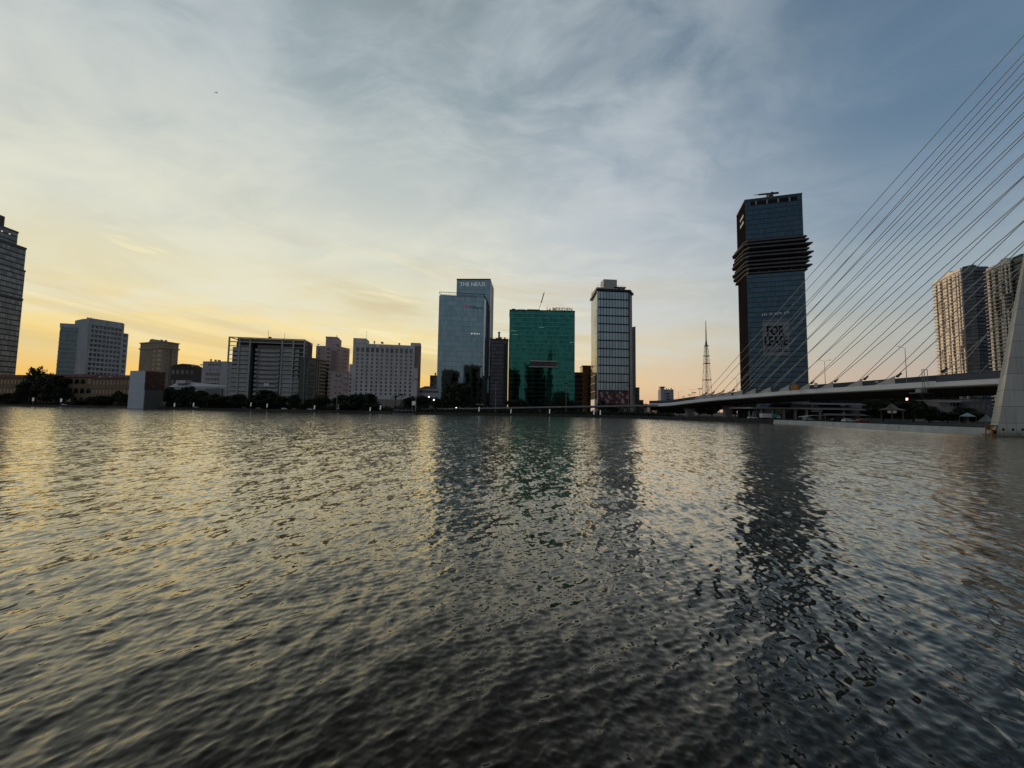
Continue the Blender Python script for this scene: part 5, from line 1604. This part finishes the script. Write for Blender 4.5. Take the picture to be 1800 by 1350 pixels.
for px, Y, ty, lab in ((591.5, 306, 660, 'tall light mast before the pink hotel'), (730.5, 290, 665, 'tall light mast before the right end of the slab hotel'), (871, 290, 668, 'tall light mast between the blue and green towers'),
                       (995, 285, 673, 'tall light mast before the right edge of the green tower'), (1105, 285, 676, 'tall light mast at the right edge of the maroon banner'),
                       (1231, 300, 682, 'nearest multi head light mast left of the skyscraper'), (1220.5, 330, 689, 'middle multi head light mast left of the skyscraper'), (1212.5, 360, 693, 'shorter multi head light mast beyond the bridge end'), (1201.5, 400, 696.5, 'farthest small light mast beyond the bridge end')):
    light_mast(px, Y, ty, lab)
def street_lamp(px, top, label, dbl=True, P=None, off=12.0, right=False):
    if P is None:
        P, N = on_edge(px-6); P = P + N*off
        d = (px-900)/FPX; base = P.z+.5
        Y = P.y
    else: Y = P[0]; base = P[1]
    x = xg(px, Y); z1 = zat(px, top, Y)
    root = thing('street_lamp', (x, Y, base), label, 'street lamp', 'slender lamps on the bridge road')
    m = MB(); m.tube((x, Y, base), (x, Y, z1-.3), .13, .07, 6); m.build('pole', M_metal, root)
    for s in ((-1, 1) if dbl else (-1,)):
        m = MB(); m.tube((x, Y, z1-.4), (x+s*1.0, Y, z1+.15), .05, .05, 5); m.tube((x+s*1.0, Y, z1+.15), (x+s*2.3, Y, z1+.3), .05, .05, 5); ar = m.build('arm', M_metal, root)
        m = MB(); m.box(x+s*2.2-.4*(s < 0), x+s*2.2+.4*(s > 0)+.2, Y-.15, Y+.15, z1+.22, z1+.38); m.build('lamp_head', M_dmetal, ar)
street_lamp(1452.5, 634, 'double armed street lamp on the bridge right of the skyscraper')
street_lamp(1596.5, 611, 'single armed street lamp on the bridge between skyscraper and apartments', False)
street_lamp(1296.5, 666, 'faint street lamp against the left edge of the skyscraper', True)
street_lamp(1193, 689, 'faint street lamp above the far pale block', True, (330, 9.0))
street_lamp(1216.8, 685, 'faint street lamp left of the lattice mast', True, (310, 10.0))

# white lamp columns along the river bank
M_lampw = glow('lamp_column_white', (.95, .93, .88), .12)
def lamp_col(px, ytop, ybot, label, kind):
    Y = bank_Y(px)+2.5; x = xg(px, Y); z0 = LZ; z1 = zat(px, ytop, Y); z0 = min(z0, z1-3)
    root = thing('lamp_column', (x, Y, LZ), label, 'lamp', 'white lamp columns on the bank')
    m = MB(); m.tube((x, Y, LZ), (x, Y, z1-2.4), .14, .12, 6); m.build('post', M_metal, root)
    if kind:
        m = MB(); m.ring((x, Y, z1-1.1), (1,0,0), (0,0,1), .95, .3, 12); m.ring((x, Y, z1-3.1), (1,0,0), (0,0,1), .8, .28, 12); m.build('ring_lamp', M_lampw, root)
    else:
        m = MB(); m.hexa([(x-.35,Y-.3,z1-3.2),(x+.3,Y-.3,z1-3.2),(x+.3,Y+.3,z1-3.2),(x-.35,Y+.3,z1-3.2),(x-.15,Y-.3,z1),(x+.45,Y-.3,z1),(x+.45,Y+.3,z1),(x-.15,Y+.3,z1)]); m.build('lamp_shade', M_lampw, root)
for px, yt, lab, kd in ((56.5, 699, 'ring shaped white lamp farthest left on the bank', 1), (106, 700.5, 'ring shaped white lamp before the colonial loggia wing', 1), (306, 708.5, 'white lamp column under the pale hall', 0), (339.5, 708, 'white lamp column left of the concrete frame building', 0),
                        (440.5, 707.5, 'white lamp column before the left bays of the concrete building', 0), (469, 709.5, 'faint white lamp column before the centre of the concrete building', 0), (552.5, 712.5, 'white lamp column before the green annex', 0), (594.5, 711, 'white lamp column beside the light mast before the pink hotel', 0),
                        (650.5, 716, 'white lamp column left of a pair before the slab hotel', 0), (668.5, 712.5, 'white lamp column right of a pair before the slab hotel', 0), (842, 715.5, 'brightest white lamp column before the blue tower', 0), (898, 719, 'white lamp column at the left foot of the green tower', 0),
                        (966, 719, 'white lamp column before the middle of the green tower', 0), (1044, 720.5, 'white lamp column before the slender glass tower', 0), (1055, 721, 'dim lamp column right beside the one before the slender glass tower', 0)):
    lamp_col(px, yt, yt+10, lab, kd)
# ring sign on a post
Y = 292; x = xg(727.5, Y); z1 = zat(727.5, 705, Y)
root = thing('ring_sign', (x, Y, LZ), 'white sign of stacked rings on a post before the slab hotel', 'sign')
m = MB(); m.tube((x-1, Y, LZ), (x-1, Y, z1), .12, .12, 6); m.tube((x+1, Y, LZ), (x+1, Y, z1), .12, .12, 6); m.build('post', M_metal, root)
for s in (-.8, .8):
    m = MB(); m.ring((x+s, Y-.2, z1-.8), (1,0,0), (0,0,1), .65, .18, 12); m.ring((x+s, Y-.2, z1-2.4), (1,0,0), (0,0,1), .65, .18, 12); m.build('ring_pair', M_lampw, root)
# two lit road lamps under the sunset gap
for px, py, lab in ((753.8, 697.6, 'left of two lit globe lamps under the sunset gap'), (762.6, 703, 'right of two lit globe lamps under the sunset gap'), (802, 717, 'lit globe lamp before the rounded tree'), (1074.5, 729, 'lit globe lamp under the flyover')):
    Y = 306 if px < 1000 else 276; p = at_Y(px, py, Y)
    root = thing('globe_lamp', (p.x, Y, LZ), lab, 'street lamp', 'lit globe lamps')
    m = MB(); m.tube((p.x, Y, LZ), (p.x, Y, max(p.z-.3, LZ+.3)), .1, .08, 6); m.build('pole', M_dmetal, root)
    m = MB(); m.ball(p, .55, 8); m.build('globe', glow('globe_lit', (1, .98, .92), 3.0), root)

# ------------------------------------------------------------------ vehicles
CARW = {}
def car(px, Y, label, col, base=LZ, ang=0.0, name='parked_car', group='cars on the bank road'):
    x = xg(px, Y); root = thing(name, (x, Y, base), label, 'car', group); root.rotation_euler = (0, 0, ang)
    def put(nm, bmesh_, mat):
        me = bpy.data.meshes.new(nm); me.from_pydata([tuple(v) for v in bmesh_.v], [], bmesh_.f); me.materials.append(mat)
        o = bpy.data.objects.new(nm, me); COL.objects.link(o); o.parent = root
    m = MB(); m.hexa([(-2.2,-.85,.35),(2.2,-.85,.35),(2.2,.85,.35),(-2.2,.85,.35),(-2.25,-.88,.85),(2.25,-.88,.85),(2.25,.88,.85),(-2.25,.88,.85)])
    m.hexa([(-2.15,-.84,.85),(2.2,-.84,.85),(2.2,.84,.85),(-2.15,.84,.85),(-2.0,-.78,1.0),(1.1,-.78,1.0),(1.1,.78,1.0),(-2.0,.78,1.0)])
    m.hexa([(-1.55,-.74,1.42),(.5,-.74,1.42),(.5,.74,1.42),(-1.55,.74,1.42),(-1.4,-.68,1.5),(.35,-.68,1.5),(.35,.68,1.5),(-1.4,.68,1.5)]); put('body', m, col)
    m = MB(); m.hexa([(-2.0,-.79,1.0),(1.15,-.79,1.0),(1.15,.79,1.0),(-2.0,.79,1.0),(-1.5,-.72,1.43),(.45,-.72,1.43),(.45,.72,1.43),(-1.5,.72,1.43)]); put('window_band', m, M_win)
    for sx in (-1.35, 1.35):
        for sy in (-.8, .8):
            m = MB(); m.tube((sx, sy-.1, .32), (sx, sy+.1, .32), .32, .32, 12); put('wheel', m, M_black)
mcw = plain('car_white', (.7, .7, .7), .3, 0, .03, spec=.5); mcs = plain('car_silver', (.35, .36, .38), .3, .4, .03); mcd = plain('car_dark', (.03, .03, .035), .3, 0, .03, spec=.5); mcr = plain('car_red', (.25, .03, .03), .3, 0, .03, spec=.5)
for px, Y, lab, mt in ((112, 452, 'white car on the bank before the loggia wing', mcw), (345, 352, 'silver car under the dark trees', mcs), (430, 345, 'dark car before the left of the concrete building', mcd), (455, 343, 'silver car before the centre of the concrete building', mcs),
                       (500, 330, 'white car before the right of the concrete building', mcw), (518, 328, 'dark red car beside a white car on the bank', mcr), (545, 322, 'white car before the green annex', mcw), (935, 304, 'white car beneath the green tower', mcw), (952, 304, 'silver car beneath the green tower', mcs),
                       (700, 296, 'dark car before the slab hotel', mcd), (712, 298, 'white car before the slab hotel', mcw), (1420, 176, 'silver car on the right quay', mcs), (1490, 158, 'white car on the right quay before the pavilion', mcw), (1470, 163, 'dark car on the right quay before the pavilion', mcd), (1322, 205, 'white car on the quay left of the truck', mcw), (1515, 150, 'dark red car on the right quay', mcr)):
    car(px, Y, lab, mt, ang=random.uniform(-.15, .15))
# box truck under the bridge
Y = 196; x0 = xg(1340, Y); x1 = xg(1371, Y); zt = zat(1355, 727, Y)
truck = thing('box_truck', (x0, Y, LZ), 'white box truck with a teal rear panel standing under the bridge', 'truck')
xm = x0+(x1-x0)*.52
m = MB(); m.box(x0, xm, Y, Y+2.4, LZ+.9, zt); m.build('cargo_box', plain('truck_white', (.62, .62, .62), .5, 0, .06), truck)
m = MB(); m.box(xm+.02, x1-1.6, Y, Y+2.4, LZ+.9, zt); m.build('teal_panel', plain('truck_teal', (.05, .28, .26), .5, 0, .06), truck)
m = MB(); m.hexa([(x1-1.5,Y+.1,LZ+.6),(x1+.3,Y+.1,LZ+.6),(x1+.3,Y+2.3,LZ+.6),(x1-1.5,Y+2.3,LZ+.6),(x1-1.5,Y+.1,zt-.9),(x1-.1,Y+.1,zt-.9),(x1-.1,Y+2.3,zt-.9),(x1-1.5,Y+2.3,zt-.9)]); cab_ = m.build('cab', plain('truck_white', (.62, .62, .62), .5), truck)
m = MB(); m.box(x1-1.2, x1-.3, Y+.06, Y+.09, LZ+1.5, zt-1.1); m.build('side_window', M_win, cab_)
m = MB(); m.box(x0+.2, x1-.3, Y+.3, Y+2.1, LZ+.55, LZ+.88); m.build('chassis', M_dmetal, truck)
for xx in (x0+1.2, x0+2.3, x1-.9):
    m = MB(); m.tube((xx, Y-.02, LZ+.45), (xx, Y+2.42, LZ+.45), .45, .45, 12); m.build('wheel', M_black, truck)

# things on the bridge barrier
def barrier_board(px0, px1, yt, yb, label, mats):
    P, N = on_edge((px0+px1)/2); Y = P.y-1.0
    a, b = at_Y(px0, yb, Y), at_Y(px1, yt, Y); 
    root = thing('warning_board', (a.x, Y, a.z), label, 'sign')
    n = len(mats)
    for k, mt in enumerate(mats):
        m = MB(); m.box(a.x+(b.x-a.x)*k/n+.02, a.x+(b.x-a.x)*(k+1)/n-.02, Y-.12, Y+.1, a.z, b.z); m.build('panel', mt, root)
    m = MB()
    for xx in (a.x+.2, b.x-.2): m.tube((xx, Y+.2, a.z-1.6), (xx, Y+.2, b.z), .07, .07, 6)
    m.build('post', M_dmetal, root)
barrier_board(1390, 1405, 676.5, 685, 'orange and red white striped warning board on the bridge edge', (plain('board_red_white', (.45, .22, .2), .6), plain('board_orange', (.6, .30, .03), .6), plain('board_orange', (.6, .30, .03), .6), plain('board_red', (.42, .12, .1), .6)))
barrier_board(1431.5, 1436.5, 673, 680.5, 'small white board on the bridge edge right of the skyscraper', (plain('board_white', (.6, .6, .6), .6, 0, .05),))
P, N = on_edge(1541); Y = P.y - .3
root = thing('number_plate_sign', at_Y(1536, 672, Y), 'tiny white marker plates on the slate barrier', 'sign')
for px in (1535, 1538):
    a = at_Y(px, 671.5, P.y+.9); m = MB(); m.box(a.x, a.x+.45, P.y-.1, P.y+.0, a.z-.35, a.z+.35); m.build('plate', plain('board_white', (.6, .6, .6), .6), root)
# inspection gantry hung on the deck edge
P, N = on_edge(1626); Y = P.y - .6
root = thing('inspection_gantry', (P.x, Y, P.z), 'grey ladder cage with box platform hung on the bridge edge near the pylon', 'gantry')
X = lambda px: at_Y(px, 680, Y).x
Z = lambda py: at_Y(1626, py, Y).z
m = MB()
for px in (1622, 1626, 1631.5): m.tube((X(px), Y, Z(685)), (X(px), Y, Z(649.5)), .09, .09, 6)
for k in range(9): m.tube((X(1622), Y, Z(684-k*4.2)), (X(1626), Y, Z(684-k*4.2)), .05, .05, 5)
m.tube((X(1622), Y, Z(649.5)), (X(1631.5), Y, Z(649.5)), .07, .07, 5); m.build('ladder', M_metal, root)
m = MB(); m.box(X(1617.5), X(1628.5), Y-.2, Y+1.6, Z(690), Z(683.5)); m.build('cabin', plain('gantry_grey', (.32, .33, .32), .6), root)
m = MB(); m.box(X(1608), X(1637), Y-.4, Y+2, Z(691.6), Z(690.4)); m.build('walkway', M_metal, root)
m = MB(); m.tube((X(1616), Y, Z(691.5)), (X(1624), Y, Z(702)), .12, .12, 5); m.tube((X(1624), Y, Z(702)), (X(1635), Y, Z(702.5)), .12, .12, 5); m.build('strut', M_metal, root)

# ------------------------------------------------------------------ right bank under the bridge
def pavilion():
    Y = 214
    root = thing('pavilion', (xg(1317, Y), Y, LZ), 'long low pavilion with stacked flat grey roofs on columns under the bridge', 'building')
    mr = plain('pavilion_roof', (.28, .29, .30), .7)
    for p0, p1, yt, yb, d in ((1317, 1528, 717, 719.8, 20), (1388, 1526, 708, 711, 16), (1444, 1530, 726.3, 729.5, 5)):
        m = MB(); x0, x1 = xg(p0, Y), xg(p1, Y); m.hexa([(x0,Y-2,zat(1420,yb,Y)),(x1-2,Y-2,zat(1420,yb,Y)),(x1-2,Y+d,zat(1420,yb,Y)),(x0,Y+d,zat(1420,yb,Y)),(x0,Y-2,zat(1420,yt,Y)),(x1-6,Y-2,zat(1420,yt,Y)),(x1-6,Y+d,zat(1420,yt,Y)),(x0,Y+d,zat(1420,yt,Y))]); m.build('roof_slab', mr, root)
    for px in (1338, 1357, 1377, 1397, 1417, 1440, 1482):
        x = xg(px, Y); m = MB(); m.box(x-.5, x+.5, Y-.6, Y+.4, LZ, zat(1420, 719.9, Y)); m.build('column', M_conc, root)
    m = MB(); m.box(xg(1330, Y), xg(1522, Y), Y+4, Y+18, LZ, zat(1420, 719.9, Y)); m.build('glazed_wall', M_win, root)
    m = MB(); m.box(xg(1392, Y), xg(1518, Y), Y+1, Y+14, zat(1420, 716.9, Y), zat(1420, 711.1, Y)); m.build('upper_glazing', curtain('pavilion_glass', (.07, .08, .085), 3, 3, (.3, .3), (.03, .03, .03)), root)
    m = MB(); m.box(xg(1425, Y), xg(1443, Y), Y-1, Y+2, zat(1420, 724, Y), zat(1420, 720, Y)); m.build('wall_panel', M_conc, root)
    m = MB()
    for px in (1323, 1330, 1334): m.box(xg(px, Y), xg(px+2.4, Y), Y+3.7, Y+3.9, LZ+1, LZ+4.2)
    m.build('pale_door', M_white2, root)
pavilion()
def gazebo():
    Y = 172; x = xg(1567.5, Y)
    root = thing('gazebo', (x, Y, LZ), 'small gazebo with pointed tiled roof on the right quay', 'gazebo')
    zr, za, zb = zat(1567, 720, Y), zat(1567, 708.5, Y), zat(1567, 717.5, Y)
    m = MB(); n = 8; r1 = 17*Y/FPX; r0 = 8*Y/FPX
    for k in range(n):
        a, b = 2*PI*k/n, 2*PI*(k+1)/n; pa, pb = Vector((math.cos(a), math.sin(a), 0)), Vector((math.cos(b), math.sin(b), 0)); c = Vector((x, Y, 0))
        m.quad(c+pa*r1+Vector((0,0,zr)), c+pb*r1+Vector((0,0,zr)), c+pb*r0+Vector((0,0,zb)), c+pa*r0+Vector((0,0,zb)))
        m.face([c+pa*r0+Vector((0,0,zb)), c+pb*r0+Vector((0,0,zb)), Vector((x, Y, za))])
        m.quad(c+pb*r1+Vector((0,0,zr)), c+pa*r1+Vector((0,0,zr)), c+pa*r1+Vector((0,0,zr-.4)), c+pb*r1+Vector((0,0,zr-.4)))
    m.build('roof', plain('gazebo_tiles', (.20, .175, .15), .8), root)
    for k in range(4):
        a = PI/4+k*PI/2; px_, py_ = x+math.cos(a)*r1*.8, Y+math.sin(a)*r1*.8
        m = MB(); m.tube((px_, py_, LZ), (px_, py_, zr), .2, .2, 8); m.build('post', M_concd, root)
    for px in (1563.5, 1572.5):
        p = at_Y(px, 724, Y); m = MB(); m.ball(p, .75, 8, .9); m.tube(p, (p.x, p.y, zr), .05); m.build('lantern', glow('lantern_dim', (.5, .47, .42), .12), root)
gazebo()
root, F_, H_ = simple_block('house', 'pale house with a strip of dark windows beneath the bridge near the pylon', 'building', 1650, 1708, 704, 200, plain('house_grey', (.20, .19, .18), .85), d=12)
windows(root, F_, [(F_.L*(.14+.105*k), H_-3.0) for k in range(7)], F_.L*.085, 1.9)
m = MB(); m.obox(F_, -.5, F_.L+.5, H_-.9, H_-.3, 0, 1.2); m.build('eave', plain('house_eave', (.34, .32, .31), .8), root)
simple_block('house', 'dark grey house behind the tents close to the pylon', 'building', 1702, 1742, 707, 196, plain('house_dark', (.09, .095, .105), .85), d=12, rows=2, cols=4)
for px0, px1, ty, Y, lab in ((1325, 1392, 701, 330, 'dark low warehouse behind the pavilion left of its upper roof'), (1390, 1462, 697, 340, 'dark warehouse behind the middle of the pavilion'), (1460, 1545, 694, 335, 'long dark warehouse behind the right end of the pavilion'), (1545, 1650, 692, 300, 'dark block behind the gazebo trees'), (1650, 1760, 690, 310, 'dark block behind the pale windowed house')):
    simple_block('warehouse', lab, 'building', px0, px1, ty, Y, plain('warehouse_dark', (.035, .036, .038), .9, spec=.1), d=12, rows=3, cols=6, hf=.3)
for px, Y, ty, w, lab in ((1228, 300, 706, 34, 'dark tree between the two bridge piers'), (1252, 292, 704, 36, 'second dark tree between the bridge piers'), (1195, 318, 711, 34, 'dark tree left of the first bridge pier'), (1165, 330, 714, 34, 'dark tree beneath the flyover junction'), (1292, 285, 701, 36, 'dark tree right of the second bridge pier'), (1318, 270, 702, 30, 'dark tree at the left end of the pavilion')):
    tree(px, Y, ty, w, lab, group='trees under the bridge')
# neon sign
p = at_Y(1594, 702, 205)
root = thing('neon_sign', (p.x, p.y, LZ), 'bright white and red upright neon sign glowing under the bridge', 'sign')
m = MB(); m.box(p.x-.35, p.x+.35, p.y-.15, p.y+.15, p.z-1.4, p.z+1.6); m.build('light_panel', glow('neon_white', (1, .82, .74), 2.2), root)
m = MB(); m.box(p.x+.36, p.x+.62, p.y-.15, p.y+.15, p.z-1.2, p.z+1.2); m.build('red_strip', glow('neon_red', (1, .16, .08), 1.6), root)
m = MB(); m.tube((p.x, p.y+.2, LZ), (p.x, p.y+.2, p.z), .15, .15, 6); m.build('post', M_dmetal, root)
# tents
for px, Y, w, yt, yb, lab in ((1700, 160, 14, 725.5, 736, 'pale blue pointed tent on the right quay'), (1733, 132, 14, 728, 745, 'grey blue tent beside the pylon')):
    x = xg(px, Y); r = w*.5*Y/FPX; zt_, zb_ = zat(px, yt, Y), zat(px, yb-4, Y)
    root = thing('tent', (x, Y, LZ), lab, 'tent')
    m = MB(); cs = [(x-r,Y-r,zb_),(x+r,Y-r,zb_),(x+r,Y+r,zb_),(x-r,Y+r,zb_)]
    for k in range(4): m.face([cs[k], cs[(k+1) % 4], (x, Y, zt_)])
    m.build('canopy', plain('tent_cloth', (.30, .36, .38), .8), root)
    for sx in (-1, 1):
        for sy in (-1, 1):
            m = MB(); m.tube((x+sx*r*.95, Y+sy*r*.95, LZ), (x+sx*r*.95, Y+sy*r*.95, zb_), .06, .06, 6); m.build('pole', M_metal, root)
# canopy by the quay
Y = 182; root = thing('canopy', (xg(1424, Y), Y, LZ), 'thin arched white canopy on the right quay before the pavilion', 'canopy')
m = MB(); zz = zat(1424, 731, Y)
pr = [(xg(1411, Y), zz-.5), (xg(1424, Y), zz+.15), (xg(1437, Y), zz+.35), (xg(1450, Y), zz+.2)]
for (xa, za), (xb, zb) in zip(pr[:-1], pr[1:]): m.hexa([(xa,Y-1,za-.15),(xb,Y-1,zb-.15),(xb,Y+3,zb-.15),(xa,Y+3,za-.15),(xa,Y-1,za),(xb,Y-1,zb),(xb,Y+3,zb),(xa,Y+3,za)])
m.build('roof', M_white, root)
for q in (0, 3):
    m = MB(); m.tube((pr[q][0], Y, LZ), (pr[q][0], Y, pr[q][1]-.1), .12, .12, 6); m.build('post', M_metal, root)
# rusty yellow mooring frame at the pylon foot
Y = 95.5; x = xg(1741, Y); 
root = thing('mooring_frame', (x, Y, 0), 'rusty yellow steel mooring frame in the water at the pylon foot', 'mooring frame')
my = plain('rusty_yellow', (.40, .21, .05), .7, .2, .45, 2.5)
m = MB()
for sx in (-.9, .9):
    for sy in (-.7, .7): m.tube((x+sx, Y+sy, -1.5), (x+sx*.8, Y+sy*.8, 2.6), .16, .14, 6)
m.build('leg', my, root)
m = MB()
for z in (.6, 1.6, 2.6):
    m.tube((x-.9, Y-.7, z), (x+.9, Y-.7, z), .1, .1, 6); m.tube((x-.9, Y+.7, z), (x+.9, Y+.7, z), .1, .1, 6); m.tube((x-.9, Y-.7, z), (x-.9, Y+.7, z), .1, .1, 6); m.tube((x+.9, Y-.7, z), (x+.9, Y+.7, z), .1, .1, 6)
m.tube((x-.9, Y-.7, .6), (x+.9, Y-.7, 1.6), .08, .08, 6); m.tube((x+.9, Y-.7, 1.6), (x-.9, Y-.7, 2.6), .08, .08, 6); m.build('bracing', my, root)
m = MB(); m.ball((x+1.6, Y-.6, .15), .85, 10, .6); m.tube((x+1.6, Y-.6, .3), (x+1.6, Y-.6, 1.6), .2, .05, 6); m.build('float', my, root)
m = MB(); m.box(x-.7, x+.7, Y-.78, Y-.72, .7, 1.5); m.box(x-.75, x-.69, Y-.6, Y+.6, 1.7, 2.5); m.build('fender_panel', plain('rusty_brown', (.12, .06, .03), .8, .2, .4, 3), root)
m = MB(); m.box(x-1.1, x+1.1, Y-.9, Y+.9, 2.65, 2.8); m.build('platform', plain('rusty_brown', (.12, .06, .03), .8, .2, .4, 3), root)
# pontoon before the slab hotel
Y = 290; root = thing('pontoon', (xg(692, Y), Y-8, 0), 'low grey landing pontoon with flat roof before the slab hotel', 'pontoon')
x0, x1 = xg(692, Y-6), xg(730, Y-6)
m = MB(); m.box(x0, x1, Y-10, Y-6, -.4, .7); m.build('hull', M_concd, root)
m = MB(); m.box(x0+1, x1-1, Y-9.6, Y-6.4, 2.9, 3.15); m.build('roof', M_white2, root)
for k in range(6):
    xx = x0+1.5+k*(x1-x0-3)/5; m = MB(); m.tube((xx, Y-9.3, .7), (xx, Y-9.3, 2.9), .08, .08, 6); m.build('post', M_metal, root)
# towers of the near bank, behind the camera, seen mirrored in the glass facades
NB_Y = -330.0
mb = MB(); mb.quad((-900, NB_Y-600, 1.5), (900, NB_Y-600, 1.5), (900, NB_Y+60, 1.5), (-900, NB_Y+60, 1.5)); struct(mb.build('near_bank', M_ground))
M_rear = curtain('near_bank_facade', (.05, .055, .06), 3.0, 3.6, (.6, 1.5), (.035, .035, .035), tilt=.01, rough=.2)
def mirror_point(F, px, py):
    d = ray(px, py); o = Vector((0, 0, CAM_H)); t = (F.a - o).dot(F.n)/d.dot(F.n); hit = o + d*t
    r = d - 2*d.dot(F.n)*F.n; k = (NB_Y - hit.y)/r.y
    return hit + r*k
GF = Frame(*tops(zat(896, 544.8, 385), (896, 544.8), (1010.6, 547.2)))
BF = Frame(*tops(zat(772, 519.5, 400), (772, 519.5), (851.5, 524.0)))
for px0, px1, ty, lab, FF in ((901, 914, 657, 'squat near bank tower mirrored at the left of the green glass', GF), (926, 933, 655, 'thin near bank tower mirrored left of the terrace box', GF), (939, 949, 647, 'broad near bank tower mirrored under the terrace box', GF),
                          (952, 960, 664, 'shorter near bank tower mirrored right of the broad one', GF), (962, 971, 613, 'tallest pointed near bank tower mirrored above the terrace box', GF), (776, 805, 650, 'bulky near bank block mirrored at the left of the blue glass', BF), (815, 846, 642, 'widest near bank block mirrored at the right of the blue glass', BF), (974, 1000, 690, 'low near bank block mirrored at the right of the green glass', GF)):
    xs_ = sorted((mirror_point(FF, px0, 700).x, mirror_point(FF, px1, 700).x)); hz = mirror_point(FF, (px0+px1)/2, ty).z
    cx_ = lambda p: xs_[0] if p == px0 else xs_[1]
    root = thing('office_tower', (cx_(px0), NB_Y, 1.5), lab, 'tower', 'near bank towers mirrored in the glass')
    m = MB(); x0, x1 = cx_(px0), cx_(px1); Yr = NB_Y
    if ty < 620:
        zs = [(1.5, .0), (hz*.55, .0), (hz*.85, .18), (hz, .46)]
        for (za, ia), (zb, ib) in zip(zs[:-1], zs[1:]):
            w = x1-x0
            m.hexa([(x0+w*ia,Yr-18+18*ia,za),(x1-w*ia,Yr-18+18*ia,za),(x1-w*ia,Yr-18*ia,za),(x0+w*ia,Yr-18*ia,za),(x0+w*ib,Yr-18+18*ib,zb),(x1-w*ib,Yr-18+18*ib,zb),(x1-w*ib,Yr-18*ib,zb),(x0+w*ib,Yr-18*ib,zb)])
    else: m.prism([(x0, Yr-20), (x1, Yr-20), (x1, Yr), (x0, Yr)], 1.5, hz)
    m.build('body', M_rear, root)
    m = MB(); m.box(x0+(x1-x0)*.3, x0+(x1-x0)*.7, Yr-12, Yr-4, hz, hz+3) if ty > 620 else m.tube(((x0+x1)/2, Yr-9, hz-2), ((x0+x1)/2, Yr-9, hz+9), .6, .2)
    m.build('roof_plant', M_dmetal, root)
# bird
p = at_Y(380, 163, 120)
m = MB()
for s in (-1, 1):
    m.quad(p, p+Vector((s*.35,.15,.22)), p+Vector((s*.38,-.1,.2)), p+Vector((0,-.2,0))); m.quad(p+Vector((s*.35,.15,.22)), p+Vector((s*.8,.05,.05)), p+Vector((s*.75,-.02,.04)), p+Vector((s*.38,-.1,.2)))
m.tube(p+Vector((-.05,.3,-.02)), p+Vector((.02,-.35,-.02)), .07, .03, 6)
tag(m.build('bird', M_black), 'tiny dark bird gliding high in the left sky', 'bird')
